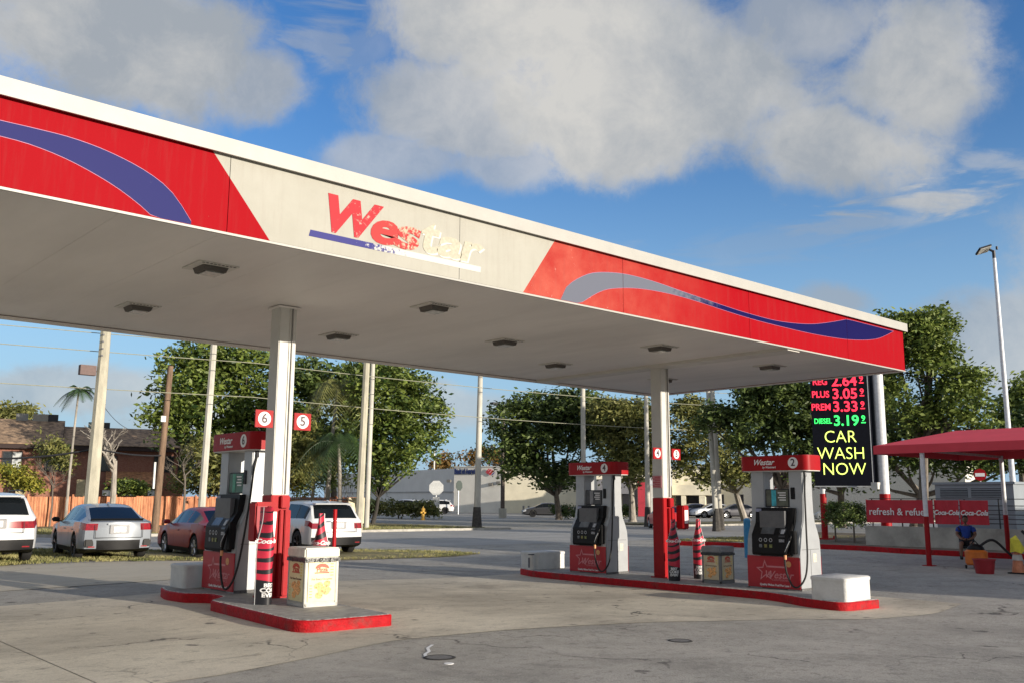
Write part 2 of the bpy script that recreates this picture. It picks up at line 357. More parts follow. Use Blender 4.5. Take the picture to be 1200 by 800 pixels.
# marks in the asphalt
def ring(px, py, r, label):
    r_ = ray(px, py); t = (gz(8)-EYE+.0)/r_.z; x, y = r_.x*t, r_.y*t; z = gz(x)
    o = thing('manhole_cover', (x, y, z+.003), label, 'cover', 'small round covers set in the asphalt')
    n = 28; mb = MB(); vs = [(math.cos(2*math.pi*i/n)*q, math.sin(2*math.pi*i/n)*q, h) for q, h in ((r*1.12, .0), (r, .006), (r*.9, .006), (r*.88, .002)) for i in range(n)]
    mb.add(vs, [(j*n+i, j*n+(i+1) % n, (j+1)*n+(i+1) % n, (j+1)*n+i) for j in range(3) for i in range(n)]).build('rim', mat('cover rim', (.03, .028, .026), .8, var=.3, scale=30), o)
    MB().cyl((0, 0, -.004), r*.88, .0075, 28).build('lid', mat('cover lid', (.15, .145, .14), .8, var=.25, scale=20, bump=.5), o)
ring(515, 771, .15, 'small round cover in the asphalt beside the white paint squiggle')
ring(797, 748, .13, 'small round cover in the asphalt in front of the long island')
def ground_pt(px, py):
    r = ray(px, py); z = 0
    for _ in range(6):
        t = (z-EYE)/r.z; z = gz(r.x*t)
    return r.x*t, r.y*t, z
pts = [ground_pt(*p) for p in ((499, 770), (498, 766), (503, 763), (501, 759), (507, 755))]
mb = MB()
for a, b in zip(pts, pts[1:]):
    dx, dy = b[0]-a[0], b[1]-a[1]; q = math.hypot(dx, dy); nx, ny = -dy/q*.018, dx/q*.018
    mb.add([(a[0]-nx, a[1]-ny, a[2]+.004), (a[0]+nx, a[1]+ny, a[2]+.004), (b[0]+nx, b[1]+ny, b[2]+.004), (b[0]-nx, b[1]-ny, b[2]+.004)], [(0, 1, 2, 3)])
tag(mb.build('paint_mark', WHITEP), 'short wavy white paint line on the asphalt by a round cover', 'paint mark')
x, y, z = ground_pt(526, 777)
tag(MB().cyl((x, y, z), .05, .005, 12).build('paint_spot', WHITEP), 'small white paint spot on the asphalt just below a round cover', 'paint mark')

# ------------------------------------------------------------------ canopy
def mat_fade(name, a, b, x0, x1, amp=.5, rough=.5, nscale=14):
    """paint that has weathered from colour a to colour b along X, in flakes"""
    m = bpy.data.materials.new(name); m.use_nodes = True; t = m.node_tree; n = t.nodes; l = t.links; p = n['Principled BSDF']; p.inputs['Roughness'].default_value = rough; p.inputs['Specular IOR Level'].default_value = .08
    c = n.new('ShaderNodeTexCoord'); s = n.new('ShaderNodeSeparateXYZ'); l.new(c.outputs['Object'], s.inputs[0])
    r = n.new('ShaderNodeMapRange'); l.new(s.outputs[0], r.inputs[0]); r.inputs[1].default_value = x0; r.inputs[2].default_value = x1
    k = n.new('ShaderNodeTexNoise'); k.inputs['Scale'].default_value = nscale; k.inputs['Detail'].default_value = 9; k.inputs['Roughness'].default_value = .72; l.new(c.outputs['Object'], k.inputs[0])
    k2 = n.new('ShaderNodeTexNoise'); k2.inputs['Scale'].default_value = 2.2; k2.inputs['Detail'].default_value = 5; l.new(c.outputs['Object'], k2.inputs[0])
    ad = n.new('ShaderNodeMath'); ad.operation = 'MULTIPLY_ADD'; l.new(k.outputs[0], ad.inputs[0]); ad.inputs[1].default_value = amp*2; l.new(r.outputs[0], ad.inputs[2])
    ad2 = n.new('ShaderNodeMath'); ad2.operation = 'MULTIPLY_ADD'; l.new(k2.outputs[0], ad2.inputs[0]); ad2.inputs[1].default_value = amp; l.new(ad.outputs[0], ad2.inputs[2])
    rr = n.new('ShaderNodeMapRange'); l.new(ad2.outputs[0], rr.inputs[0]); rr.inputs[1].default_value = .45+amp*1.5; rr.inputs[2].default_value = .62+amp*1.5
    mx = n.new('ShaderNodeMix'); mx.data_type = 'RGBA'; l.new(rr.outputs[0], mx.inputs[0]); mx.inputs[6].default_value = (*a, 1); mx.inputs[7].default_value = (*b, 1); l.new(mx.outputs[2], p.inputs['Base Color'])
    return m
def fascia_mat():
    m = bpy.data.materials.new('fascia paint'); m.use_nodes = True; t = m.node_tree; n = t.nodes; l = t.links; p = n['Principled BSDF']; p.inputs['Roughness'].default_value = .6; p.inputs['Specular IOR Level'].default_value = .06
    c = n.new('ShaderNodeTexCoord'); s = n.new('ShaderNodeSeparateXYZ'); l.new(c.outputs['Object'], s.inputs[0])
    def mth(op, a, b):
        k = n.new('ShaderNodeMath'); k.operation = op
        for i, v in enumerate((a, b)):
            if isinstance(v, (int, float)): k.inputs[i].default_value = v
            else: l.new(v, k.inputs[i])
        return k.outputs[0]
    X, Z = s.outputs[0], s.outputs[2]
    left = mth('LESS_THAN', mth('ADD', X, mth('MULTIPLY', Z, .83)), 4.15+5.36*.83)
    right = mth('GREATER_THAN', mth('SUBTRACT', X, mth('MULTIPLY', Z, .725)), 8.82-4.5*.725)
    redm = mth('MAXIMUM', left, right)
    nz = n.new('ShaderNodeTexNoise'); nz.inputs['Scale'].default_value = 1.6; nz.inputs['Detail'].default_value = 8; nz.inputs['Roughness'].default_value = .7; l.new(c.outputs['Object'], nz.inputs[0])
    # the red right of the lettering has bleached to pink
    fx = n.new('ShaderNodeMapRange'); l.new(X, fx.inputs[0]); fx.inputs[1].default_value = 9.0; fx.inputs[2].default_value = 14; fx.inputs[3].default_value = .75; fx.inputs[4].default_value = 0
    f0 = mth('MULTIPLY', mth('GREATER_THAN', X, 8), fx.outputs[0])
    nn = n.new('ShaderNodeMapRange'); l.new(nz.outputs[0], nn.inputs[0]); nn.inputs[1].default_value = .35; nn.inputs[2].default_value = .65; nn.inputs[3].default_value = .35
    fade = mth('MULTIPLY', f0, nn.outputs[0])
    r1 = n.new('ShaderNodeMix'); r1.data_type = 'RGBA'; l.new(fade, r1.inputs[0]); r1.inputs[6].default_value = (.31, .002, .007, 1); r1.inputs[7].default_value = (.50, .13, .09, 1)
    # pale flakes and scratches
    fl = n.new('ShaderNodeTexNoise'); fl.inputs['Scale'].default_value = 22; fl.inputs['Detail'].default_value = 6; fl.inputs['Roughness'].default_value = .8
    mp = n.new('ShaderNodeMapping'); mp.inputs['Scale'].default_value = (1, 1, .35); l.new(c.outputs['Object'], mp.inputs[0]); l.new(mp.outputs[0], fl.inputs[0])
    fr = n.new('ShaderNodeMapRange'); l.new(mth('ADD', fl.outputs[0], mth('MULTIPLY', f0, .10)), fr.inputs[0]); fr.inputs[1].default_value = .72; fr.inputs[2].default_value = .74
    r2 = n.new('ShaderNodeMix'); r2.data_type = 'RGBA'; l.new(fr.outputs[0], r2.inputs[0]); l.new(r1.outputs[2], r2.inputs[6]); r2.inputs[7].default_value = (.66, .36, .3, 1)
    cn = n.new('ShaderNodeMix'); cn.data_type = 'RGBA'; l.new(nn.outputs[0], cn.inputs[0]); cn.inputs[6].default_value = (.355, .345, .30, 1); cn.inputs[7].default_value = (.41, .40, .355, 1)
    r3 = n.new('ShaderNodeMix'); r3.data_type = 'RGBA'; l.new(redm, r3.inputs[0]); l.new(cn.outputs[2], r3.inputs[6]); l.new(r2.outputs[2], r3.inputs[7])
    sm = n.new('ShaderNodeMapping'); sm.inputs['Scale'].default_value = (5, 1, .35); l.new(c.outputs['Object'], sm.inputs[0]); sn = n.new('ShaderNodeTexNoise'); sn.inputs['Scale'].default_value = 2.5; sn.inputs['Detail'].default_value = 8; sn.inputs['Roughness'].default_value = .7; l.new(sm.outputs[0], sn.inputs[0])
    sr = n.new('ShaderNodeMapRange'); l.new(sn.outputs[0], sr.inputs[0]); sr.inputs[1].default_value = .5; sr.inputs[2].default_value = .75; sr.inputs[4].default_value = .13
    r4 = n.new('ShaderNodeMix'); r4.data_type = 'RGBA'; l.new(sr.outputs[0], r4.inputs[0]); l.new(r3.outputs[2], r4.inputs[6]); r4.inputs[7].default_value = (.17, .10, .085, 1); l.new(r4.outputs[2], p.inputs['Base Color'])
    b = n.new('ShaderNodeBump'); b.inputs['Strength'].default_value = .12; b.inputs['Distance'].default_value = .05; l.new(nz.outputs[0], b.inputs['Height']); l.new(b.outputs[0], p.inputs['Normal'])
    return m
FAS = fascia_mat()
CX0, CX1, CY0, CY1, CZ = -6.5, 20.57, 9.57, 16.75, 4.5
canopy = thing('station_canopy', (0, 0, 0), 'big flat fuel station canopy with red, blue and cream front edge over both pump islands', 'canopy')
seams = [CX0, -5.7, -2.35, 1.0, 4.34, 7.65, 10.98, 14.47, 18.03, CX1]
for a, b in zip(seams, seams[1:]):
    MB().box(a+.004, b-.004, CY0, CY0+.03, CZ, 5.40).build('fascia_panel', FAS, canopy)
    for k in range(3):
        MB().box(a+(b-a)*k/3+.0015, a+(b-a)*(k+1)/3-.0015, CY0+.035, CY1-.035, CZ+.010, CZ+.04).build('soffit_panel', SOFF, canopy)
MB().box(CX0, CX1, CY0+.031, CY0+.034, CZ, 5.4).build('fascia_backing', DKM, canopy)
MB().box(CX1-.03, CX1, CY0+.035, CY1-.035, CZ, 5.40).build('end_fascia', RED, canopy)
MB().box(CX0, CX0+.03, CY0+.035, CY1-.035, CZ, 5.40).build('end_fascia', RED, canopy)
MB().box(CX0, CX1, CY1-.03, CY1, CZ, 5.40).build('rear_fascia', RED, canopy)
MB().box(CX0+.04, CX1-.04, CY0+.06, CY1-.06, 5.15, 5.2).build('roof_deck', SOFF, canopy)
MB().box(CX0, CX1+.02, CY0-.006, CY0+.03, CZ-.03, CZ-.004).build('edge_trim', CAPW, canopy)
MB().box(CX0, CX1+.02, CY1-.09, CY1+.006, CZ-.05, CZ-.004).build('edge_trim', SOFF, canopy)
MB().box(CX1-.06, CX1+.02, CY0+.034, CY1-.095, CZ-.03, CZ-.004).build('edge_trim', SOFF, canopy)
cp = MB(); cp.prism([(CY0-.075, 5.375), (CY0-.075, 5.56), (CY0+.18, 5.56), (CY0+.18, 5.41), (CY0-.05, 5.41), (CY0-.05, 5.375)], CX0-.08, CX1+.09, 'x'); cp.build('cap_rail', CAPW, canopy)
MB().box(CX1-.18, CX1+.09, CY0+.185, CY1+.08, 5.40, 5.56).build('cap_rail', CAPW, canopy)
MB().box(CX0-.08, CX1-.19, CY1-.1, CY1+.08, 5.40, 5.56).build('cap_rail', CAPW, canopy)
MB().box(15.80, 16.22, CY0+.05, CY1-.1, CZ-.055, CZ+.011).build('soffit_beam', mat('beam metal', (.60, .58, .53), .5, var=.05, scale=1), canopy)
def band(name, up, lo, m, off, parent, wid=0.):
    xs = sorted(set([p[0] for p in up]+[p[0] for p in lo])); 
    x0, x1 = max(up[0][0], lo[0][0]) if False else min(up[0][0], lo[0][0]), max(up[-1][0], lo[-1][0])
    def smooth(pts, x):
        X = [p[0] for p in pts]; Z = [p[1] for p in pts]; return float(np.interp(x, X, Z))
    n = 90; P = []
    for i in range(n+1):
        x = x0+(x1-x0)*i/n; zu = smooth(up, x) if x >= up[0][0] else None
        zl = smooth(lo, x) if x >= lo[0][0] else CZ+.004
        if x > up[-1][0]: zu = CZ+.004 + (up[-1][1]-CZ-.004)*0
        if x > lo[-1][0]: zl = CZ+.004
        zu = max(zu if zu is not None else zl, zl); P.append((x, min(zu+wid, 5.372), max(zl-wid, CZ+.003)))
    # split at panel seams
    for a, b in zip(seams, seams[1:]):
        a += .004; b -= .004; q = [p for p in P if a < p[0] < b]
        if len(q) < 2: continue
        def interp(x): return (x, float(np.interp(x, [p[0] for p in P], [p[1] for p in P])), float(np.interp(x, [p[0] for p in P], [p[2] for p in P])))
        if P[0][0] < a: q.insert(0, interp(a))
        if P[-1][0] > b: q.append(interp(b))
        vs = []; fs = []
        for x, u, l_ in q: vs += [(x, CY0-off, l_), (x, CY0-off, u)]
        for i in range(len(q)-1): fs.append((2*i, 2*i+2, 2*i+3, 2*i+1))
        mb = MB(); mb.add(vs, fs); mb.build(name, m, parent)
def bez(pts, k=8):       # Catmull-Rom through the measured points
    out = []
    for i in range(len(pts)-1):
        p0, p1, p2, p3 = pts[max(i-1, 0)], pts[i], pts[i+1], pts[min(i+2, len(pts)-1)]
        for j in range(k):
            t = j/k; out.append(tuple(.5*((2*p1[c])+(-p0[c]+p2[c])*t+(2*p0[c]-5*p1[c]+4*p2[c]-p3[c])*t*t+(-p0[c]+3*p1[c]-3*p2[c]+p3[c])*t**3) for c in (0, 1)))
    return out+[pts[-1]]
LU = bez([(-6, 4.86), (-3, 4.98), (0, 5.10), (1.2, 5.13), (2.0, 5.14), (2.32, 5.145), (2.66, 5.14), (3.02, 5.09), (3.4, 4.98), (3.69, 4.82), (3.92, 4.55), (3.93, 4.504)])
LL = bez([(-6, 4.74), (-3, 4.86), (0, 4.97), (1.2, 4.99), (2.02, 4.99), (2.34, 4.97), (2.68, 4.9), (3.05, 4.77), (3.31, 4.64), (3.48, 4.53), (3.5, 4.504)])
RU = bez([(9.58, 4.504), (9.62, 4.58), (9.73, 4.74), (10.04, 4.93), (10.38, 5.05), (10.98, 5.13), (11.68, 5.13), (12.58, 5.07), (13.65, 5.0), (14.47, 4.96), (15.46, 4.95), (16.5, 5.03), (17.27, 5.16), (18.04, 5.33)]) + [(18.4, 5.335), (20.12, 5.335)]
RL = bez([(10.0, 4.504), (10.05, 4.54), (10.38, 4.73), (10.71, 4.85), (11.33, 4.95), (12.05, 4.985), (12.81, 4.97), (13.65, 4.92), (14.47, 4.88), (15.45, 4.86), (16.81, 4.86), (18.17, 4.92), (19.3, 5.07), (20.12, 5.335)])
EDGE = mat('wave outline', (.36, .14, .26), .5, var=.1)
BLU1 = mat_fade('weathered blue', (.018, .020, .12), (.05, .055, .15), 1, 8, .35)
BLU2 = mat_fade('bleached blue', (.13, .14, .18), (.005, .003, .07), 10., 15.5, .25, nscale=6)
band('wave_outline', LU, LL, EDGE, .0012, canopy, .006); band('wave_stripe', LU, LL, BLU1, .0025, canopy)
band('wave_outline', RU, RL, EDGE, .0012, canopy, .006); band('wave_stripe', RU, RL, BLU2, .0025, canopy)
def fit(o, x0, x1, z0, z1, y, shear=0.):
    """scale a lettering mesh (built flat in XY) into a box on a wall facing -Y"""
    me = o.data; vs = [v.co.copy() for v in me.vertices]; a = min(v.x for v in vs); b = max(v.x for v in vs); c = min(v.y for v in vs); d = max(v.y for v in vs)
    for v, p in zip(me.vertices, vs):
        t = (p.y-c)/(d-c); v.co = Vector((x0+(x1-x0)*(p.x-a)/(b-a)+shear*t, y-p.z, z0+(z1-z0)*t))
    o.location = (0, 0, 0); return o
PALE = mat('pale ghost lettering', (.55, .545, .51), .5, var=.06, scale=9)
GHO = (.44, .39, .29)
fit(text('W', 'logo_letter', .5, mat_fade('worn red lettering', (.42, .035, .045), (.46, .30, .26), 5.2, 9.0, 1.3), canopy, (0, 0, 0), bold=.05), 5.45, 6.26, 4.76, 5.24, CY0-.0035, .15)
LM = mat_fade('flaking red lettering', (.42, .05, .05), GHO, 6.15, 7.5, 1.2)
for ch, a, b, z1 in (('e', 6.18, 6.60, 5.07), ('s', 6.56, 6.94, 5.06)):
    fit(text(ch, 'logo_letter', .5, LM, canopy, (0, 0, 0), bold=.035), a, b, 4.745, z1, CY0-(.0035 if ch == 'e' else .005), .09)
for ch, a, b, z1 in (('t', 6.95, 7.26, 5.19), ('a', 7.24, 7.66, 5.05), ('r', 7.65, 8.0, 5.05)):
    fit(text(ch, 'logo_letter', .5, PALE, canopy, (0, 0, 0), bold=.03), a+.022, b+.022, 4.745, z1-.02, CY0-.003, .09)
    fit(text(ch, 'logo_letter', .5, mat('cream ghost lettering', (.41, .385, .30), .6, var=.12, scale=25), canopy, (0, 0, 0), bold=.03), a, b, 4.765, z1, CY0-.0045, .09)
mb = MB(); mb.prism([(5.36, 4.655), (5.38, 4.735), (8.03, 4.735), (8.02, 4.655)], CY0-.004, CY0-.001, 'y')
mb.build('logo_underline', mat_fade('flaking blue underline', (.05, .05, .20), (.56, .555, .52), 5.6, 7.2, 1.), canopy)

def column(cx, cy, zb, lab_top):
    o = bpy.data.objects.new('column', None); COL.objects.link(o); o.location = (cx, cy, 0); o.parent = canopy; h = .145
    MB().box(-h, h, -h, h, 1.64, CZ-.004).build('upper_shaft', WHITE, o, bevel=.012)
    MB().box(-h-.006, h+.006, -h-.006, h+.006, zb+.02, 1.639).build('painted_base', RED, o, bevel=.012)
    MB().box(-h-.05, h+.05, -h-.05, h+.05, zb, zb+.022).build('base_plate', RED, o)
    MB().box(-h-.04, h+.04, -h-.04, h+.04, CZ-.03, CZ-.005).build('cap_plate', SOFF, o)
    MB().box(h*.15, h*.24, -h-.018, -h-.0005, 1.65, CZ-.03).build('conduit', WHITE, o)
    MB().box(h*.42, h*.50, -h-.03, -h-.001, 1.65, CZ-.03).build('conduit', mat('grey conduit', (.3, .29, .28), .5), o)
    c = MB().box(-h*.15, h*.25, -h-.06, -h-.007, zb+.03, 1.42); c.box(h*.35, h*1.0, -h-.075, -h-.007, zb+.03, 1.42); c.box(-h*.15, h*.8, -h-.085, -h-.007, 1.45, 1.63)
    c.build('pipe_guard', RED, o, bevel=.01)
    return o
column(6.885, 12.945, .15, 1.64); column(16.15, 13.05, -.04, 1.64)
LIGHTS = [((4.92, 11.26), 'nearest one, left of the first column'), ((5.18, 14.44), 'by the rear edge on the far left'), ((8.53, 11.28), 'under the faded lettering, near the front edge'), ((8.81, 14.49), 'just right of the first column toward the rear'),
          ((11.43, 12.9), 'middle of the canopy between both columns'), ((14.25, 14.4), 'toward the rear left of the second column'), ((14.06, 11.34), 'right in front of the top of the second column'),
          ((17.83, 11.32), 'at the right end near the front'), ((17.95, 14.4), 'partly hidden behind the second column')]
LENS = mat('lamp lens', (.55, .54, .50), .25, var=.2, scale=20)
LFR = mat('lamp frame', (.60, .58, .53), .5, var=.1)
for (x, y), w in LIGHTS:
    o = thing('canopy_light', (x, y, CZ+.012), 'square canopy light, '+w, 'ceiling light', 'square lights recessed in the canopy underside')
    MB().box(-.27, .27, -.27, .27, -.02, 0).build('flange', LFR, o, bevel=.006)
    MB().prism([(-.17, -.02), (-.14, -.085), (.14, -.085), (.17, -.02)], -.16, .16, 'y').build('housing', mat('lamp housing', (.10, .09, .08), .6), o)
    MB().box(-.12, .12, -.13, .13, -.10, -.086).build('lens', LENS, o, bevel=.01)
    mb = MB()
    for i in range(9): mb.box(-.22+i*.052, -.19+i*.052, -.262, -.235, -.0235, -.0202)
    mb.build('vent_slots', DKM, o)

def number_plate(x0, x1, y, z0, z1, ch, lab):
    o = thing('pump_number_sign', ((x0+x1)/2, y, (z0+z1)/2), lab, 'number sign', 'red number plates bolted to the canopy columns')
    w, h = (x1-x0)/2, (z1-z0)/2
    MB().box(-w, w, -.012, .012, -h, h).build('plate', RED, o, bevel=.004)
    MB().cyl((0, -.0165, 0), h*.80, .004, 28, 'y').build('disc', WHITEP, o)
    text(ch, 'number', h*1.5, mat('number ink', (.05, .02, .03), .5), o, (0, -.0185, 0), matrix=FACE_MY, bold=.02, depth=.002)
number_plate(6.41, 6.70, 12.80, 2.63, 2.89, '6', 'red number 6 plate bolted left of the first column')
number_plate(7.05, 7.34, 12.80, 2.62, 2.88, '5', 'red number 5 plate bolted right of the first column')
number_plate(15.66, 15.95, 12.88, 2.46, 2.70, '4', 'red number 4 plate on the left side of the second column')
number_plate(16.32, 16.62, 12.90, 2.46, 2.70, '3', 'red number 3 plate on the right side of the second column')
o = thing('notice_plate', (15.985, 13.05, 1.98), 'small pink and white notice on the shaded side of the second column', 'sign')
MB().box(-.004, 0.004, -.12, .12, -.13, .13).build('plate', mat('pink notice', (.55, .22, .24), .5), o)
mb = MB()
for i in range(6): mb.box(-.006, -.0045, -.09, .06+.05*(i % 2), .09-i*.038, .108-i*.038)
mb.build('print_lines', REDP, o)

# ------------------------------------------------------------------ islands
def island(name, pts, zg, label):
    c = Vector((sum(p[0] for p in pts)/len(pts), sum(p[1] for p in pts)/len(pts)))
    o = thing(name, (c.x, c.y, zg), label, 'pump island')
    # rounded corners
    P = []
    n = len(pts)
    for i in range(n):
        p = Vector(pts[i][:2])-c; a = Vector(pts[i-1][:2])-c; b = Vector(pts[(i+1) % n][:2])-c; r = pts[i][2]
        da = (a-p).normalized(); db = (b-p).normalized()
        if r < .01: P.append(p); continue
        for t in (0, .17, .34, .5, .66, .83, 1):
            P.append((p+da*r)*(1-t)**2 + p*2*t*(1-t) + (p+db*r)*t**2)
    def ins(d):
        out = []
        for i in range(len(P)):
            t = (P[(i+1) % len(P)]-P[i-1]).normalized(); out.append(P[i]+Vector((-t.y, t.x))*d)
        return out
    area = sum(P[i-1].x*P[i].y-P[i].x*P[i-1].y for i in range(len(P)))
    sg = 1 if area > 0 else -1
    A = ins(0); B = ins(.018*sg); Cc = ins(.055*sg); m = len(A)
    vs = [(p.x, p.y, -.1) for p in A]+[(p.x, p.y, .128) for p in A]+[(p.x, p.y, .146) for p in B]
    fs = [(j*m+i, j*m+(i+1) % m, (j+1)*m+(i+1) % m, (j+1)*m+i) for j in range(2) for i in range(m)]
    MB().add(vs, fs).build('kerb_band', REDC, o, smooth=True)
    vs = [(p.x, p.y, .1455) for p in B]+[(p.x, p.y, .150) for p in Cc]
    MB().add(vs, [(i, (i+1) % m, m+(i+1) % m, m+i) for i in range(m)]).build('worn_edge', mat('chipped edge', (.16, .14, .13), .8, var=.4, scale=22, col2=(.60, .57, .54), bump=.6), o)
    MB().add([(p.x, p.y, .1502) for p in Cc], [tuple(range(m))]).build('top_slab', CONC, o)
    return o
island('pump_island', [(5.82, 10.2, .35), (7.12, 10.12, .12), (7.34, 13.0, .2), (7.6, 13.6, .1), (7.7, 14.5, .3), (7.7, 15.7, .3), (6.3, 15.7, .3), (6.08, 14.9, .2), (6.14, 14.3, .12), (6.42, 14.02, .12), (6.42, 13.55, .12), (6.02, 13.15, .12)], 0,
       'short concrete pump island with red kerb, nearer one with the food poster bin')
island('pump_island', [(14.48, 8.02, .30), (15.50, 7.90, .08), (16.3, 8.9, .4), (16.95, 10.2, .4), (17.1, 16.3, .4), (16.6, 17.1, .3), (15.6, 17.1, .3), (15.24, 16.2, .3), (15.14, 14.2, .3), (15.14, 9.8, .5), (14.62, 8.75, .3)], -.19,
       'long concrete pump island with red kerb holding pumps 2 and 4')

# ------------------------------------------------------------------ pumps
POSTERS = {}
def pump(x, y, z, num, label, topcol):
    o = thing('fuel_pump', (x, y, z), label, 'fuel pump', 'fuel pumps on the two islands')
    side = [(-.37, 0), (-.37, .72), (-.35, .92), (-.29, 1.08), (-.21, 1.24), (-.18, 1.42), (-.17, 1.65), (-.17, 2.21), (.17, 2.21), (.17, 1.65), (.18, 1.42), (.21, 1.24), (.29, 1.08), (.35, .92), (.37, .72), (.37, 0)]
    MB().prism(side, -.565, -.27, 'y').build('side_post', GREYM, o, bevel=.015)
    MB().prism(side, .27, .565, 'y').build('side_post', GREYM, o, bevel=.015)
    MB().box(-.36, .36, -.268, .268, .0, 1.44).build('cabinet', mat('cabinet grey', (.12, .12, .125), .5), o)
    MB().box(-.385, -.372, -.563, .563, .02, .60).build('lower_panel', REDP, o, bevel=.006)
    MB().box(.372, .385, -.563, .563, .02, .60).build('lower_panel', REDP, o, bevel=.006)
    # lettering on the panel
    def on_panel(s, size, yy, zz, m, bold=0, shear=0, sx=1, sp=1): text(s, 'lettering', size, m, o, (-.3875, yy, zz), matrix=FACE_MX, bold=bold, shear=shear, depth=.002, sx=sx, spacing=sp)
    PINK = mat('faded star print', (.62, .22, .24), .5, var=.1, scale=30)
    st = []
    for i in range(10):
        a = math.pi/2 + i*math.pi/5 + .05; r = .205 if i % 2 == 0 else .088; st.append((math.cos(a)*r, math.sin(a)*r))
    inn = [(p[0]*.74, p[1]*.74) for p in st]
    keep = [i for i in range(10) if i not in (7, 8)]
    mb = MB()
    for i in keep:
        j = (i+1) % 10; q = [st[i], st[j], inn[j], inn[i]]
        mb.add([(-.388, .17-p[0], .33+p[1]) for p in q], [(0, 1, 2, 3)])
    mb.box(-.389, -.3865, -.27, .12, .395, .425)
    mb.build('star_outline', PINK, o)
    on_panel('Westar', .19, -.10, .26, PINK, bold=.01, shear=.35, sx=1.05); on_panel('CONVENIENCE', .05, -.16, .17, PINK, sx=1.1)
    on_panel('Quality Makes Fuel For Less !', .052, -.03, .075, WHITEP, bold=.025, sx=1.05)
    MB().cyl((-.3885, -.33, .47), .055, .003, 20, 'x').build('caution_sticker', mat('orange sticker', (.75, .36, .14), .5, var=.2, scale=40), o)
    # black console
    MB().prism([(-.0, .615), (-.43, .615), (-.45, .66), (-.44, 1.0), (-.30, 1.22), (-.27, 1.50), (.0, 1.50)], -.42, .41, 'y').build('console', BLACK, o, bevel=.012)
    MB().prism([(.0, .615), (.43, .615), (.45, .66), (.44, 1.0), (.30, 1.22), (.27, 1.50), (.0, 1.50)], -.42, .41, 'y').build('console', BLACK, o, bevel=.012)
    def cface(zc):      # console front x at height
        return float(np.interp(zc, [.66, 1.0, 1.22, 1.5], [-.45, -.44, -.30, -.27]))
    def tile(nm, y0, y1, z0, z1, m, lift=.006):
        x0, x1 = cface(z0)-lift, cface(z1)-lift
        MB().add([(x0, y0, z0), (x0, y1, z0), (x1, y1, z1), (x1, y0, z1), (x0+.01, y0, z0), (x0+.01, y1, z0), (x1+.01, y1, z1), (x1+.01, y0, z1)], [(0, 1, 2, 3), (4, 5, 6, 7), (0, 1, 5, 4), (2, 3, 7, 6), (0, 3, 7, 4), (1, 2, 6, 5)]).build(nm, m, o)
    tile('display', -.06, .20, 1.02, 1.155, DIM); tile('display_frame', -.075, .215, 1.008, 1.168, mat('bezel grey', (.05, .05, .055), .4), .003)
    tile('card_reader', -.31, -.18, .96, 1.12, mat('reader grey', (.06, .06, .065), .4), .012); tile('card_slot', -.29, -.22, 1.02, 1.10, mat('pale print', (.45, .46, .48), .5), .016)
    tile('keypad', -.30, -.19, .87, .92, mat('keypad keys', (.30, .30, .32), .5, var=.6, scale=60), .01)
    tile('brand_decal', .28, .40, 1.42, 1.48, mat('blue decal', (.28, .30, .42), .5)); tile('instruction_label', -.05, .26, 1.37, 1.43, mat('dim print', (.05, .05, .055), .5, var=.5, scale=80))
    mb = MB(); zc = 1.30; xx = cface(zc)-.005
    mb.prism([(-.26, 1.26), (-.17, 1.26), (-.17, 1.33), (-.19, 1.365), (-.24, 1.365), (-.26, 1.33)], xx-.012, xx+.02, 'x'); mb.build('card_label', WHITEP, o)
    for i, yy in enumerate((.21, .10, -.01)):
        n_ = 16; mb = MB(); vs = [(cface(.90)-.006, yy+math.cos(2*math.pi*k/n_)*q, .90+math.sin(2*math.pi*k/n_)*q) for q in (.036, .024) for k in range(n_)]
        mb.add(vs, [(k, (k+1) % n_, n_+(k+1) % n_, n_+k) for k in range(n_)]).build('grade_button', mat('button ring', (.42, .43, .45), .4), o)
        tile('grade_label', yy-.03, yy+.03, .76, .82, mat(('grade grey', 'grade yellow', 'grade green')[i], ((.16, .17, .18), (.20, .18, .05), (.18, .20, .06))[i], .5, var=.5, scale=60), .008)
    # topper with poster between the posts
    MB().box(-.145, -.11, -.262, .262, 1.51, 1.85).build('poster_frame', DKM, o, bevel=.008)
    MB().box(-.152, -.146, -.235, .235, 1.53, 1.83).build('poster', mat('poster '+num, topcol[0], .35, var=.5, scale=5), o)
    MB().box(-.156, -.153, .02, .12, 1.53, 1.83).build('poster_block', mat('poster block '+num, topcol[1], .35, var=.3, scale=9), o)
    mb = MB()
    for i in range(4): mb.box(-.156, -.153, -.19, -.02-.03*(i % 2), 1.77-i*.045, 1.79-i*.045)
    mb.build('poster_lines', WHITEP, o)
    # header
    pts = []
    for cx, cy, a0 in ((.15, .62, 0), (-.15, .62, 90), (-.15, -.62, 180), (.15, -.62, 270)):
        for k in range(7):
            a = rad(a0+15*k); pts.append((cx+.13*math.cos(a), cy+.13*math.sin(a)))
    hd = MB().prism(pts, 2.2, 2.475).build('header', RED, o, smooth=True)
    MB().prism([(p[0]*.96, p[1]*.985) for p in pts], 2.185, 2.1995).build('header_base', WHITE, o)
    MB().prism([(p[0]*.93, p[1]*.975) for p in pts], 2.4755, 2.485).build('header_lid', mat('header lid', (.25, .02, .03), .6), o)
    text('Westar', 'header_lettering', .15, WHITEP, o, (-.283, .20, 2.355), matrix=FACE_MX, bold=.02, shear=.4, depth=.003, sx=1.0)
    text('by Westmart', 'header_lettering', .055, WHITEP, o, (-.283, .07, 2.262), matrix=FACE_MX, bold=.02, shear=.3, depth=.003)
    MB().cyl((-.2845, -.45, 2.337), .105, .004, 28, 'x').build('number_disc', WHITEP, o)
    text(num, 'header_number', .19, mat('number ink', (.05, .02, .03), .5), o, (-.2865, -.45, 2.337), matrix=FACE_MX, bold=.015, depth=.002)
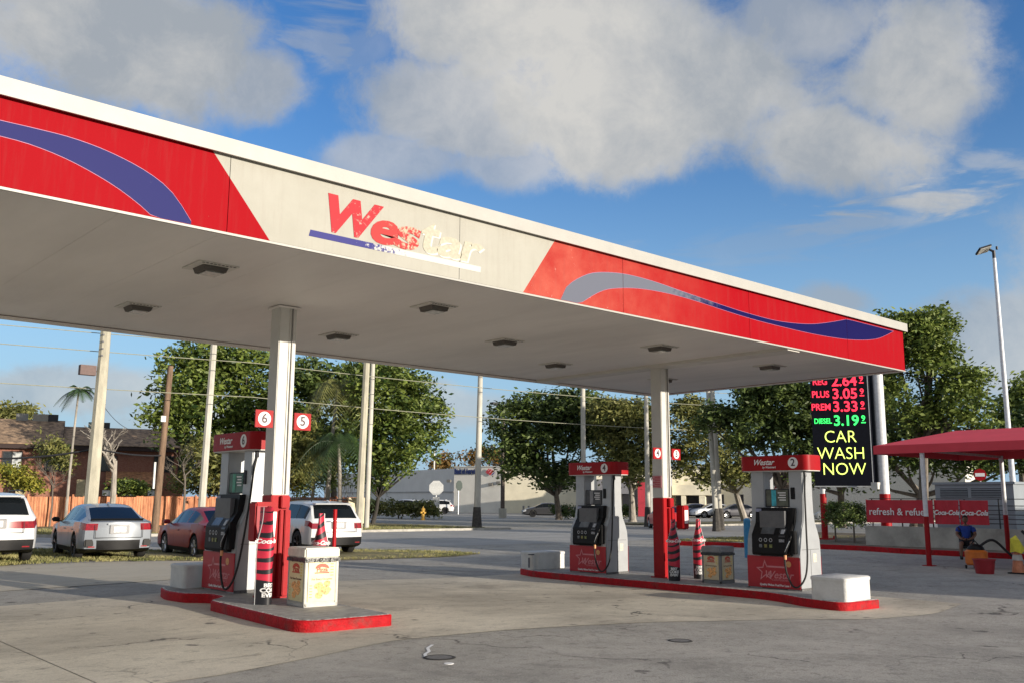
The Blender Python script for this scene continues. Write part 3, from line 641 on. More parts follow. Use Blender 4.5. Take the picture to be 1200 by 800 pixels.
    for sy in (-1, 1):
        MB().box(-.30, .30, sy*.5665-.0015, sy*.5665+.0015, .735, .741).build('flank_seam', DKM, o); MB().box(-.003, .003, sy*.5665-.0015, sy*.5665+.0015, .06, .73).build('flank_seam', DKM, o)
        MB().box(.08, .20, sy*.567-.0015, sy*.567+.0015, .50, .66).build('flank_sticker', mat('pale sticker', (.55, .53, .45), .5, var=.35, scale=40), o)
        MB().box(-.36, .36, sy*.555-.018, sy*.555+.018, .0, .045).build('kick_plate', mat('scuffed plinth', (.12, .12, .12), .7, var=.4, scale=20), o)
    # hose and nozzle
    P = bez3([(-.10, -.585, 2.12), (-.16, -.60, 1.85), (-.20, -.62, 1.5), (-.27, -.66, 1.05), (-.36, -.71, .6), (-.43, -.70, .28), (-.48, -.60, .10), (-.50, -.48, .09), (-.50, -.37, .28), (-.50, -.33, .50), (-.49, -.335, .66)])
    MB().tube(P, .017, 8).build('hose', RUB, o, smooth=True)
    MB().tube([(-.10, -.57, 2.20), (-.10, -.585, 2.08)], .03, 8).build('hose_swivel', DKM, o, smooth=True)
    MB().box(-.46, -.36, -.52, -.425, .66, 1.08).build('nozzle_holster', BLACK, o, bevel=.01)
    nz = MB().tube([(-.49, -.335, .64), (-.49, -.36, .74), (-.485, -.41, .86), (-.48, -.45, .95)], [.017, .028, .03, .022], 8)
    nz.tube([(-.48, -.45, .94), (-.44, -.47, 1.05), (-.40, -.47, 1.06)], .012, 8); h_ = nz.build('nozzle', BLACK, o, smooth=True)
    MB().tube([(-.515, -.34, .70), (-.54, -.40, .78), (-.51, -.45, .9)], .007, 6).build('nozzle_trigger', STEEL, h_)
    MB().tube([(-.49, -.334, .56), (-.49, -.336, .64)], .024, 8).build('hose_collar', mat('orange collar', (.75, .35, .15), .5), o, smooth=True)
    MB().box(-.185, -.172, -.40, -.31, 1.66, 1.88).build('intercom', BLACK, o, bevel=.006)
    return o
def bez3(pts, k=7):
    out = []
    for i in range(len(pts)-1):
        p0, p1, p2, p3 = [Vector(p) for p in (pts[max(i-1, 0)], pts[i], pts[i+1], pts[min(i+2, len(pts)-1)])]
        for j in range(k):
            t = j/k; out.append(.5*((2*p1)+(-p0+p2)*t+(2*p0-5*p1+4*p2-p3)*t*t+(-p0+3*p1-3*p2+p3)*t**3))
    return out+[Vector(pts[-1])]
pump(16.05, 10.05, -.04, '2', 'number 2 fuel pump at the near end of the long island', ((.10, .11, .08), (.05, .45, .55)))
pump(16.12, 14.90, -.04, '4', 'number 4 fuel pump at the far end of the long island', ((.05, .05, .055), (.25, .25, .26)))
pump(7.05, 14.32, .15, '6', 'number 6 fuel pump on the short island beside the first column', ((.03, .12, .08), (.04, .30, .18)))

# white concrete end blocks
def block(x0, x1, y0, y1, z0, h, label):
    o = thing('end_block', ((x0+x1)/2, (y0+y1)/2, z0), label, 'concrete block', 'white painted blocks at the island ends')
    a, b = (x1-x0)/2, (y1-y0)/2
    WB = mat('white painted concrete', (.62, .62, .60), .7, var=.06, scale=6, bump=.35, bscale=30, dirt=.22)
    def rr_(a, b, q):
        return [(cx+q*math.cos(rad(a0+15*k)), cy+q*math.sin(rad(a0+15*k))) for cx, cy, a0 in ((a-q, b-q, 0), (-a+q, b-q, 90), (-a+q, -b+q, 180), (a-q, -b+q, 270)) for k in range(7)]
    MB().prism(rr_(a, b, .07), -.002, h*.86).build('body', WB, o, smooth=True)
    P0_, P1_, P2_ = rr_(a+.012, b+.012, .08), rr_(a+.012, b+.012, .08), rr_(a-.015, b-.015, .06); n = len(P0_)
    vs = [(x, y, h*.84) for x, y in P0_]+[(x, y, h*.955) for x, y in P1_]+[(x, y, h) for x, y in P2_]
    MB().add(vs, [(j*n+k, j*n+(k+1) % n, (j+1)*n+(k+1) % n, (j+1)*n+k) for j in range(2) for k in range(n)]+[tuple(range(2*n, 3*n)), tuple(range(n))[::-1]]).build('lid', WB, o, smooth=True)
block(14.62, 15.46, 8.02, 8.68, -.04, .385, 'low white painted block at the near end of the long island beside pump 2')
block(15.55, 16.5, 16.35, 16.95, -.04, .40, 'low white painted block at the far end of the long island beside pump 4')
block(6.42, 7.5, 15.02, 15.6, .15, .37, 'low white painted block at the far end of the short island behind pump 6')
x, y, z = 15.42, 16.42, -.04
o = thing('litter_can', (x, y, z), 'small white cylinder with dark print on the far end of the long island', 'canister')
MB().cyl((0, 0, 0), .07, .34, 16).build('can', WHITE, o, smooth=True); MB().cyl((0, 0, .34), .075, .02, 16).build('lid', DKM, o)
MB().box(-.074, -.066, -.03, .03, .05, .28).build('label_strip', mat('dim print2', (.12, .12, .14), .5, var=.6, scale=60), o)

# bins with food posters
def bin_(x, y, z, rz, w, d, h, label, top, frame, poster):
    o = thing('litter_bin', (x, y, z), label, 'litter bin', 'square litter bins with food posters', rad(rz)); a, b = w/2, d/2
    fr = mat(frame[0], frame[1], .5, var=.08, scale=8, dirt=.25)
    MB().box(-a+.015, a-.015, -b+.015, b-.015, 0, h*.80).build('body', fr, o)
    for sx in (-1, 1):
        for sy in (-1, 1): MB().box(sx*(a-.022)-.022, sx*(a-.022)+.022, sy*(b-.022)-.022, sy*(b-.022)+.022, 0, h*.80).build('corner_post', fr, o, bevel=.006)
    MB().box(-a, a, -b, b, .0, .05).build('base_rail', fr, o, bevel=.005)
    MB().box(-a-.012, a+.012, -b-.012, b+.012, h*.82, h).build('hood', mat(*top), o, bevel=.02, seg=3)
    # black bag rim with a wavy lower edge
    n = 48; vs = []; rr = random.Random(int(x*7))
    for k in range(n):
        t = k/n*4; s = int(t); u = (t-s)*2-1
        p = [(u*a, -b), (a, u*b), (-u*a, b), (-a, -u*b)][s]; q = 1.045
        vs += [(p[0]*q, p[1]*q, h*.828), (p[0]*(q+.02), p[1]*(q+.02), h*(.745+.025*rr.random()))]
    MB().add(vs, [(2*k, (2*k+2) % (2*n), (2*k+3) % (2*n), 2*k+1) for k in range(n)]).build('bag_rim', mat('black bag', (.012, .012, .012), .3, bump=.8, bscale=20), o, smooth=True)
    PM = mat(*poster); RD = mat('poster red', (.55, .08, .04), .5, var=.2, scale=40); OR = mat('fried chicken print', (.72, .30, .08), .5, var=.45, scale=45, col2=(.85, .45, .16)); BR = mat('poster brown', (.16, .07, .04), .5, var=.4, scale=50)
    for side in (0, 1):
        Rm = Matrix.Rotation(0 if side == 0 else -math.pi/2, 4, 'Z'); ww = (a if side == 0 else b)-.05; dd = (b if side == 0 else a)
        def put(nm, mb, m):
            ob = mb.build(nm, m, o); ob.data.transform(Rm); return ob
        put('poster', MB().box(-ww, ww, -dd-.002, -dd+.006, .07, h*.755), PM)
        Y = -dd-.004; H = h*.69; zb = .07
        arch = []
        for k in range(9): q = math.pi*k/8; arch.append((math.cos(q)*ww*.52, zb+H*.80+math.sin(q)*H*.13))
        put('poster_logo', MB().prism(arch+[(-ww*.40, zb+H*.81), (.0, zb+H*.845), (ww*.40, zb+H*.81)], Y-.001, Y, 'y'), RD)
        t = text('Pizza', 'poster_lettering', ww*.42, RD, o, (0, 0, 0), bold=.03); t.data.transform(Rm @ Matrix.Translation((0, Y, zb+H*.775)) @ FACE_MY.to_4x4())
        put('poster_logo_bar', MB().box(-ww*.55, ww*.55, Y-.001, Y, zb+H*.685, zb+H*.715), RD)
        t = text('For Every Occasion', 'poster_lettering', ww*.19, BR, o, (0, 0, 0)); t.data.transform(Rm @ Matrix.Translation((0, Y, zb+H*.545)) @ FACE_MY.to_4x4())
        mb = MB(); r2 = random.Random(3)
        for k in range(9):
            cx_, cz_ = r2.uniform(-.3, .35)*ww*1.3+ww*.08, zb+H*(.14+.28*r2.random()); rr_ = ww*r2.uniform(.18, .30); pts = []
            for j in range(10): q = 2*math.pi*j/10; e_ = rr_*r2.uniform(.8, 1.15); pts.append((cx_+math.cos(q)*e_, cz_+math.sin(q)*e_*.8))
            mb.prism(pts, Y-.0012-.0002*k, Y, 'y')
        put('poster_food', mb, OR)
        mb = MB()
        for k in range(5): mb.box(ww*.62, ww*.86, Y-.001, Y, zb+H*(.62+.07*k), zb+H*(.645+.07*k)); mb.box(-ww*.9, -ww*.7, Y-.001, Y, zb+H*(.1+.07*k), zb+H*(.125+.07*k))
        put('poster_small_print', mb, mat('poster yellow', (.75, .62, .12), .5))
    return o
bin_(6.83, 11.68, .15, -4, .50, .54, .78, 'grey metal litter bin with yellow food poster on the near end of the short island', ('bin hood cream', (.62, .60, .52), .5), ('bin frame silver', (.50, .49, .45)), ('poster cream', (.78, .70, .40), .45, 0, .1, 4))
bin_(16.02, 11.55, -.04, 0, .46, .46, .72, 'shade-grey litter bin with two food posters beside pump 2 on the long island', ('bin hood shaded', (.22, .22, .23), .5), ('bin frame shaded', (.20, .20, .20)), ('poster shaded', (.62, .52, .34), .45, 0, .15, 6))  # same bin design, with its shade put into darker hood, frame and poster colours

# bottle shaped cardboard standees
def standee(x, y, z, rz, H, label, D=.085):
    o = thing('bottle_standee', (x, y, z), label, 'cardboard display', 'bottle shaped cardboard displays on the islands', rz)
    prof = [(0, .125), (.30, .128), (.50, .132), (.62, .125), (.70, .105), (.77, .080), (.84, .060), (.90, .050), (1.0, .046)]
    def hw(t): return float(np.interp(t, [p[0] for p in prof], [p[1] for p in prof]))*H/1.3
    def P(u, t, side, off):        # u -1..1 across, curved panel; local front = -x
        w = hw(t); return Vector((side*(-1)*(D*(1-u*u)+off) , -u*w*1.0, t*H))
    def strip(mb, t0f, t1f, side, off, u0=-1, u1=1, n=8, m=4):
        vs = []; fs = []
        for i in range(n+1):
            u = u0+(u1-u0)*i/n; a, b = t0f(u), t1f(u)
            for j in range(m+1): vs.append(P(u, a+(b-a)*j/m, side, off))
        for i in range(n):
            for j in range(m): fs.append((i*(m+1)+j, (i+1)*(m+1)+j, (i+1)*(m+1)+j+1, i*(m+1)+j+1))
        mb.add(vs, fs)
    SR = mat('standee red', (.50, .02, .05), .5, var=.12, scale=9); SB = mat('standee black', (.012, .012, .016), .5)
    for side in (1, -1):
        mb = MB(); strip(mb, lambda u: 0, lambda u: 1, side, 0, m=24); mb.build('panel', SR, o, smooth=True)
        mb = MB(); strip(mb, lambda u: 0.0, lambda u: .235-.02*u*side, side, .0025)
        for k, (a, b) in enumerate(((.335, .385), (.455, .505), (.57, .60), (.705, .765), (.84, .885), (.965, .985))):
            strip(mb, lambda u: a+.018*u-.022*(1-u*u), lambda u: b+.03*u-.022*(1-u*u), side, .0025, -.97, .97)
        mb.build('black_bands', SB, o, smooth=True)
        mx_ = FACE_MX if side == 1 else Matrix(((0, 0, 1), (1, 0, 0), (0, 1, 0)))
        for s_, zz, sz, sh, m_ in (('Coca-Cola', .645, .085, .35, WHITEP), ('BEST', .195, .070, 0, WHITEP), ('COKE', .145, .078, 0, WHITEP), ('EVER?', .095, .070, 0, WHITEP)):
            t = text(s_, 'lettering', sz*H/1.3, m_, o, (side*-(D+.0045), 0, zz*H), matrix=mx_, bold=.035, shear=sh, depth=.002, sx=.85 if sh else .95)
        # wrap round the curve
            for v in t.data.vertices:
                w = hw((t.location.z+v.co.z)/H); u = max(-1, min(1, v.co.y/w)); v.co.x += side*D*u*u
        mb = MB(); 
        for u in (-1, 1):
            vs = []; 
            for j in range(25):
                p = P(u, j/24, 1, 0); vs += [(-.005, p.y, p.z), (.006, p.y+u*-.004, p.z)]
            mb.add(vs, [(2*j, 2*j+1, 2*j+3, 2*j+2) for j in range(24)])
        if side == 1: mb.build('white_edge', WHITEP, o)
    return o
standee(15.66, 12.38, -.04, rad(38), 1.24, 'bottle shaped red and black display right beside the red base of the second column')
standee(16.48, 12.36, -.04, rad(36), 1.24, 'bottle shaped red and black display between the other bottle and the grey bin')
standee(6.36, 12.20, .15, rad(97), 1.32, 'bottle shaped red display leaning by the first column under the paper towel box', .15)
standee(7.45, 12.55, .15, rad(40), 1.22, 'bottle shaped red display standing just behind the poster bin of the short island')
o = thing('red_bollard_post', (7.62, 12.45, .15), 'thin red post beside the bottle display behind the poster bin', 'post')
MB().cyl((0, 0, 0), .03, 1.28, 10).build('pipe', RED, o, smooth=True); MB().cyl((0, 0, 0), .07, .02, 12).build('base', RED, o)
# towel and squeegee box by the first column
o = thing('towel_dispenser', (6.52, 12.62, .98), 'red paper towel and windscreen wash box fixed beside the first column', 'towel box')
MB().box(-.17, .17, -.11, .11, 0, .56).build('box', RED, o, bevel=.02)
MB().box(-.155, -.0, -.12, -.111, .04, .50).build('door', mat('dark red door', (.30, .01, .02), .5), o)
MB().add([(.01, -.13, .42), (.15, -.13, .42), (.15, -.135, .40), (.01, -.14, .40), (.03, -.16, .10), (.12, -.15, .06)], [(0, 1, 2, 3), (3, 2, 5, 4)]).build('paper_towel', WHITEP, o)
o = thing('towel_dispenser', (16.42, 12.72, .98), 'red towel box partly hidden behind the bottle display at the second column', 'towel box')
MB().box(-.10, .10, -.1, .1, 0, .5).build('box', RED, o, bevel=.02); MB().box(-.06, .06, -.106, -.101, .12, .4).build('paper_towel', WHITEP, o)

# ------------------------------------------------------------------ cars
def paint(name, col, metal=0, rough=.3):
    return mat('car paint '+name, col, rough, metal=metal, var=.02, scale=2, coat=.4)
def car(name, label, pos, heading, paintm, prof, L_, Wd, wheel_r, wheelm, cat='car', group=None, detail=True, rails=False, hatch=True, plate='', black_trim=True, bar=False):
    """prof: dict with roof, belt, roofw curves along x (rear negative), axles, window spans"""
    o = thing(name, pos, label, cat, group, heading)
    hw = Wd/2; R, F = prof['axles']; ra = wheel_r*1.14
    xs = set(np.linspace(-L_/2, L_/2, 40).tolist() if detail else np.linspace(-L_/2, L_/2, 18).tolist())
    for a in (R, F):
        for k in range(11 if detail else 6): xs.add(a+ra*math.cos(math.pi*k/(10 if detail else 5)))
    for key in ('sidewin', 'pillars'):
        for v in prof[key]: xs.update(v if isinstance(v, (list, tuple)) else [v])
    xs.update(prof['ws']); xs.update(prof['rw']); xs.update([-L_/2+.03, -L_/2+.08, L_/2-.03, L_/2-.1, L_/2-.25])
    xs = sorted(x for x in xs if -L_/2 <= x <= L_/2); xs2 = [xs[0]]
    keyx = set(list(prof['ws'])+list(prof['rw'])+[v for w in prof['sidewin'] for v in w]+[v for w in prof['pillars'] for v in w])
    for x in xs[1:]:
        if x-xs2[-1] > .018 or x in keyx: xs2.append(x)
    xs = xs2
    I = lambda c, x: float(np.interp(x, [p[0] for p in prof[c]], [p[1] for p in prof[c]]))
    gc = prof.get('gc', .20)
    def ringpts(x):
        end = min(abs(x+L_/2), abs(x-L_/2)); w = hw*(1-.10*max(0, 1-end/.35)**2); zb = gc+.10*max(0, 1-end/.5)
        for a in (R, F):
            if abs(x-a) < ra: zb = max(zb, wheel_r+math.sqrt(max(0, ra*ra-(x-a)**2))-.0)
        belt = I('belt', x); roof = max(I('roof', x), belt+.012); rw = min(I('roofw', x)*hw, w*.96)
        zs = gc+.13; z1 = max(zb+.02, zs); z2 = max(z1+.02, gc+.34); z3 = max(z2+.02, belt-.17)
        g = roof-belt; cab = max(0., min(1., g/.3))
        w4 = w*.965; edge = roof-.055*cab-.012*(1-cab); edge = max(edge, belt+.006)
        rt = [(0, max(zb, gc+.02)), (w*.66, max(zb, gc+.02)), (w*.93, zb), (w*.985, z1), (w, z2), (w*.99, z3), (w4, belt)]
        def lerp(a, b, t): return a+(b-a)*t
        rt += [(lerp(w4, rw, .10), lerp(belt, edge, .10)), (lerp(w4, rw, .90), lerp(belt, edge, .90)), (rw, edge), (rw*.90, edge+(roof-edge)*.55), (rw*.55, edge+(roof-edge)*.9), (0, roof)]
        return rt
    rings = [ringpts(x) for x in xs]; K = len(rings[0])
    def P(i, k, s):
        y, z = rings[i][k]; return (xs[i], s*y, z)
    parts = {}
    def addq(key, q):
        mb = parts.setdefault(key, MB()); mb.add(q, [tuple(range(len(q)))])
    inn = lambda x, spans: any(a-1e-6 <= x <= b+1e-6 for a, b in spans)
    for i in range(len(xs)-1):
        xm = (xs[i]+xs[i+1])/2
        for k in range(K-1):
            for s in (1, -1):
                q = [P(i, k, s), P(i+1, k, s), P(i+1, k+1, s), P(i, k+1, s)]
                key = 'body'
                if k <= 1: key = 'underbody'
                elif k == 2 and (black_trim): key = 'sill_trim'
                elif k == 7 and inn(xm, prof['sidewin']):
                    w_i = [j for j, (a, b) in enumerate(prof['sidewin']) if a <= xm <= b][0]
                    key = 'pillar_trim' if inn(xm, prof['pillars']) else 'side_window%d%s' % (w_i, 'l' if s > 0 else 'r')
                elif k in (10, 11) and prof['ws'][0] <= xm <= prof['ws'][1]: key = 'windscreen'
                elif k in (10, 11) and prof['rw'][0] <= xm <= prof['rw'][1]: key = 'rear_window'
                elif k == 5 and xm < -L_/2+prof.get('tl', .28): key = 'tail_light'+('l' if s > 0 else 'r')
                elif k == 5 and xm > L_/2-.35: key = 'head_light'+('l' if s > 0 else 'r')
                addq(key, q)
    # end faces, gently bowed, split in columns
    cols = [-1, -.66, -.33, 0, .33, .66, 1]
    for i, sg in ((0, -1), (len(xs)-1, 1)):
        for k in range(1, K-1):
            for c in range(6):
                q = []
                for kk, f in ((k, cols[c]), (k, cols[c+1]), (k+1, cols[c+1]), (k+1, cols[c])):
                    y, z = rings[i][kk]; q.append((xs[i]+sg*(.15*(1-f*f)-.05*abs(z-.62)), y*f, z))
                key = 'body'
                if k <= 2 or (k == 3 and prof.get('deepbump', False) and sg < 0 and (not prof.get('vents') or 0 < c < 5)): key = 'bumper_trim' if sg < 0 else 'front_bumper_trim'
                elif k == 5 and c in (0, 5): key = ('tail_light' if sg < 0 else 'head_light')+('r' if c == 0 else 'l')
                elif k == 5 and bar and sg < 0: key = 'light_bar'
                addq(key, q)
    LR = mat('tail light red', (.25, .006, .012), .15, var=.3, scale=12, coat=1); HL = mat('head light', (.6, .62, .65), .1, coat=1)
    for key, mb in parts.items():
        nm = key.rstrip('lr0123456789') if key.startswith(('side_window', 'tail_light', 'head_light')) else key
        m = paintm
        if 'window' in key or 'windscreen' in key: m = GLASS
        elif key in ('underbody', 'sill_trim', 'bumper_trim', 'front_bumper_trim', 'pillar_trim'): m = BLACK
        elif 'tail' in key or key == 'light_bar': m = LR
        elif 'head' in key: m = HL
        nm = {'side_window': 'side_window', 'tail_light': 'tail_light', 'head_light': 'head_light'}.get(nm, nm)
        ob = mb.build(nm, m, o)
        bm = bmesh.new(); bm.from_mesh(ob.data); bmesh.ops.remove_doubles(bm, verts=bm.verts, dist=.0008); bmesh.ops.recalc_face_normals(bm, faces=bm.faces)
        bm.to_mesh(ob.data); bm.free()
        for p in ob.data.polygons: p.use_smooth = True
        try: ob.data.set_sharp_from_angle(angle=rad(32))
        except Exception: pass
    # wheels
    for a in (R, F):
        for s in (1, -1):
            w = bpy.data.objects.new('wheel', None); COL.objects.link(w); w.parent = o; w.location = (a, s*(hw-.115), wheel_r)
            n = 28; pr = [(-.10, wheel_r*.66), (-.105, wheel_r*.93), (-.07, wheel_r), (.07, wheel_r), (.105, wheel_r*.93), (.10, wheel_r*.66)]
            vs = [(math.cos(2*math.pi*k/n)*r, y, math.sin(2*math.pi*k/n)*r) for y, r in pr for k in range(n)]; m_ = len(pr)
            MB().add(vs, [(j*n+k, j*n+(k+1) % n, ((j+1) % m_)*n+(k+1) % n, ((j+1) % m_)*n+k) for j in range(m_) for k in range(n)]).build('tyre', TYRE, w, smooth=True)
            mb = MB(); y0 = s*.075
            mb.cyl((0, min(y0, y0-s*.10), 0), wheel_r*.20, .10, 12, 'y')
            for k in range(5):
                q = 2*math.pi*k/5+.3
                for dq in (-.13, .13):
                    c0, s0, c1, s1 = math.cos(q), math.sin(q), math.cos(q+dq), math.sin(q+dq)
                    mb.tube([(c0*wheel_r*.15, y0, s0*wheel_r*.15), (c1*wheel_r*.65, y0+s*.01, s1*wheel_r*.65)], .022, 5)
            vs = [(math.cos(2*math.pi*k/n)*r, y, math.sin(2*math.pi*k/n)*r) for y, r in ((s*.095, wheel_r*.69), (s*.09, wheel_r*.62), (s*.0, wheel_r*.60)) for k in range(n)]
            mb.add(vs, [(j*n+k, j*n+(k+1) % n, (j+1)*n+(k+1) % n, (j+1)*n+k) for j in range(2) for k in range(n)])
            mb.build('rim', wheelm, w)
            MB().cyl((0, -.01-s*.02, 0), wheel_r*.62, .02, n, 'y').build('brake_disc', DKM, w)
    if not detail: return o
    # mirrors, plate, handles
    mx_ = prof['ws'][0]-.05+.25 if False else prof['mirror']
    for s in (1, -1):
        zb = I('belt', mx_)
        MB().box(mx_-.10, mx_+.08, s*(hw+.10)-.09, s*(hw+.10)+.09, zb+.02, zb+.15).build('mirror', paintm if not prof.get('blackmirror') else BLACK, o, bevel=.03, seg=3)
        mb = MB(); mb.box(mx_-.02, mx_+.04, min(s*(hw-.06), s*(hw+.05)), max(s*(hw-.06), s*(hw+.05)), zb+.02, zb+.05); mb.build('mirror_arm', BLACK, o)
        for hx in prof['handles']: MB().box(hx-.10, hx+.10, s*hw-.012, s*hw+.014, zb-.155, zb-.125).build('door_handle', paintm, o, bevel=.006)
        for dx in prof['doors']:
            mb = MB(); mb.add([(dx-.004, s*(hw*1.001), gc+.2), (dx+.004, s*(hw*1.001), gc+.2), (dx+.004, s*(hw*1.0+.001), I('belt', dx)-.19), (dx-.004, s*(hw*1.0+.001), I('belt', dx)-.19)], [(0, 1, 2, 3)]); mb.build('door_gap', BLACK, o)
    pz = prof['platez']; xr = -L_/2-.162
    MB().box(xr-.012, xr, -.155, .155, pz-.075, pz+.075).build('number_plate', mat('plate white', (.55, .57, .58), .5, var=.35, scale=30), o)
    MB().box(xr-.004, xr+.03, -.24, .24, pz-.11, pz+.11).build('plate_recess', mat('plate surround grey', (.20, .20, .21), .4) if not prof.get('recess') else BLACK, o, bevel=.01)  # even grey surround behind the number plate
    tb = I('belt', -L_/2)
    mb = MB()
    for s in (1, -1): mb.box(xr+.035, xr+.05, s*hw*.64-.006, s*hw*.64+.006, pz-.20, tb-.02)
    mb.box(xr+.012, xr+.05, -hw*.64, hw*.64, pz-.212, pz-.200); tag(mb.build('tailgate_seam', BLACK, o), kind='stuff')
    MB().box(xr-.02, xr+.03, -.30, .30, pz+.125, pz+.150).build('tailgate_grip', ALU if not prof.get('vents') else paintm, o, bevel=.006)
    for s in (1, -1): MB().box(-L_/2-.06, -L_/2+.0, min(s*hw*.62, s*hw*.80), max(s*hw*.62, s*hw*.80), gc+.16, gc+.19).build('reflector', LR, o)
    for s in (1, -1):
        if prof.get('vents'):
            MB().box(-L_/2-.085, -L_/2+.06, min(s*hw*.66, s*hw*.90), max(s*hw*.66, s*hw*.90), gc+.17, gc+.36).build('bumper_vent', BLACK, o, bevel=.03)
    if hatch: MB().box(prof['rw'][0]-.02-0, prof['rw'][0]+.0, -.35, .35, I('roof', prof['rw'][0])-.03, I('roof', prof['rw'][0])+.0).build('wiper_base', BLACK, o) if False else None
    if prof.get('spoiler'):
        a, zsp = prof['spoiler']
        MB().prism([(a-.12, zsp-.01), (a-.10, zsp-.045), (a+.14, zsp-.02), (a+.14, zsp+.012)], -hw*.66, hw*.66, 'y').build('spoiler', paintm, o, bevel=.01)
    if prof.get('lip'):
        a, zsp = prof['lip']
        MB().prism([(a-.05, zsp+.055), (a-.07, zsp+.03), (a+.02, zsp-.02), (a+.10, zsp+.0)], -hw*.72, hw*.72, 'y').build('spoiler', prof.get('lipmat', BLACK), o, bevel=.006)
    if rails:
        for s in (1, -1):
            x0, x1 = prof['rw'][1]+.15, prof['ws'][0]-.15; z = I('roof', -.3)
            MB().tube([(x0-.05, s*hw*.66, z-.03), (x0+.05, s*hw*.66, z+.035), ((x0+x1)/2, s*hw*.665, z+.05), (x1-.05, s*hw*.66, z+.035), (x1+.05, s*hw*.66, z-.03)], .016, 6).build('roof_rail', BLACK, o, smooth=True)
    MB().prism([(-.25, 0), (-.05, .07), (.0, .075), (.02, 0)], -.02, .02, 'y').build('roof_antenna', paintm, o, loc=(prof['rw'][1]+.35, 0, I('roof', prof['rw'][1]+.4)-.005))
    return o
HATCH = dict(roof=[(-2.25, .98), (-2.05, 1.0), (-1.95, 1.03), (-1.15, 1.335), (-.8, 1.40), (-.2, 1.43), (.3, 1.40), (.55, 1.34), (1.3, .97), (1.9, .86), (2.25, .66)],
             belt=[(-2.25, .93), (-1.9, .97), (-1.2, .96), (.9, .90), (1.4, .87), (1.9, .82), (2.25, .62)], roofw=[(-2.25, .80), (-2.0, .78), (-1.1, .66), (.3, .68), (1.3, .80), (2.25, .80)],
             axles=(-1.33, 1.37), sidewin=[(-1.62, -.62), (-.55, .35), (.35, 1.08)], pillars=[(-.60, -.52), (.30, .38)], ws=(.50, 1.25), rw=(-1.93, -1.13), mirror=.85, handles=(-1.0, .05), doors=(-.58, .42, -1.45), platez=.78,
             vents=True, deepbump=True, lip=(-2.03, 1.0), gc=.17, tl=.34, blackmirror=True)
SEDAN = dict(roof=[(-2.3, .99), (-2.15, 1.02), (-1.75, 1.04), (-1.0, 1.34), (-.6, 1.42), (.0, 1.44), (.35, 1.40), (.6, 1.33), (1.35, .98), (2.0, .86), (2.32, .66)],
             belt=[(-2.32, .93), (-1.6, .98), (-1.0, .96), (.9, .91), (1.4, .88), (2.0, .82), (2.32, .62)], roofw=[(-2.3, .80), (-1.7, .76), (-1.0, .66), (.3, .68), (1.35, .8), (2.32, .8)],
             axles=(-1.35, 1.38), sidewin=[(-1.45, -.55), (-.5, .4), (.4, 1.1)], pillars=[(-.56, -.48), (.36, .44)], ws=(.55, 1.30), rw=(-1.70, -.98), mirror=.9, handles=(-.95, .1), doors=(-.52, .46, -1.35), platez=.80, gc=.17)
SUV = dict(roof=[(-2.35, 1.02), (-2.28, 1.10), (-2.2, 1.18), (-1.95, 1.50), (-1.8, 1.585), (-1.2, 1.66), (-.2, 1.68), (.35, 1.65), (.6, 1.58), (1.3, 1.12), (1.9, 1.03), (2.25, .90), (2.35, .75)],
           belt=[(-2.35, .99), (-2.25, 1.06), (-1.8, 1.08), (.9, 1.02), (1.4, .99), (2.0, .94), (2.35, .72)], roofw=[(-2.35, .86), (-2.2, .84), (-1.9, .74), (.3, .74), (1.3, .82), (2.35, .82)],
           axles=(-1.42, 1.43), sidewin=[(-1.95, -1.2), (-1.2, -.28), (-.2, .68), (.68, 1.12)], pillars=[(-1.22, -1.16), (-.30, -.18), (.64, .72)], ws=(.52, 1.22), rw=(-2.24, -1.86), mirror=.95, handles=(-.75, .3), doors=(-.24, .72, -1.35), platez=.93,
           gc=.22, spoiler=(-1.95, 1.60), deepbump=True, tl=.32, recess=False)
g_ = 'cars parked on the grass verge facing the road'
def cpos(px, d): p = on(px, d); return (p.x, p.y, p.z+.03)
car('parked_hatchback', 'silver hatchback parked on the grass with its rear toward the pumps, black rear diffuser', cpos(119, 28.9), rad(83), paint('silver', (.25, .275, .31), .15, .35), HATCH, 4.5, 1.8, .325, DALU, group=g_)
car('parked_sedan', 'dark red sedan parked behind pump 6 with bright alloy wheels', cpos(247, 29.8), rad(84.5), mat('car paint red', (.24, .004, .010), .35, var=.02, coat=.1), SEDAN, 4.64, 1.8, .325, ALU, group=g_)
car('parked_suv', 'white SUV parked behind the food poster bin, dark rear window and number plate', cpos(361, 32.3), rad(83), paint('white', (.62, .63, .64), 0, .3), SUV, 4.7, 1.89, .37, DALU, 'suv', g_, rails=True)
SUV2 = dict(SUV); SUV2['blackmirror'] = True
car('parked_suv', 'white SUV cut by the left edge of the photo, with a dark red light bar', cpos(-20, 27.8), rad(84), paint('white', (.78, .79, .80), 0, .3), SUV2, 4.7, 1.93, .37, DALU, 'suv', g_, rails=True, bar=True)
car('white_suv', 'white SUV parked by the bank wall behind the hedge, facing left', at(507, 599, 112).to_tuple(2)[:2]+(gz(50),), rad(145), paint('white', (.78, .79, .80), 0, .3), SUV, 4.8, 1.95, .38, DALU, 'suv', detail=True)
p = on(476, 118); car('white_pickup', 'white vehicle half hidden behind the hedge left of the other white SUV', (p.x, p.y, p.z), rad(100), paint('white', (.78, .79, .80), 0, .3), SUV, 4.8, 1.9, .38, DALU, 'suv', detail=False)
p = on(640, 96); car('dark_car', 'dark car parked under the big round tree left of pump 4', (p.x, p.y, p.z), rad(140), paint('charcoal', (.06, .06, .065), .4, .3), SEDAN, 4.7, 1.85, .33, DALU, detail=False)
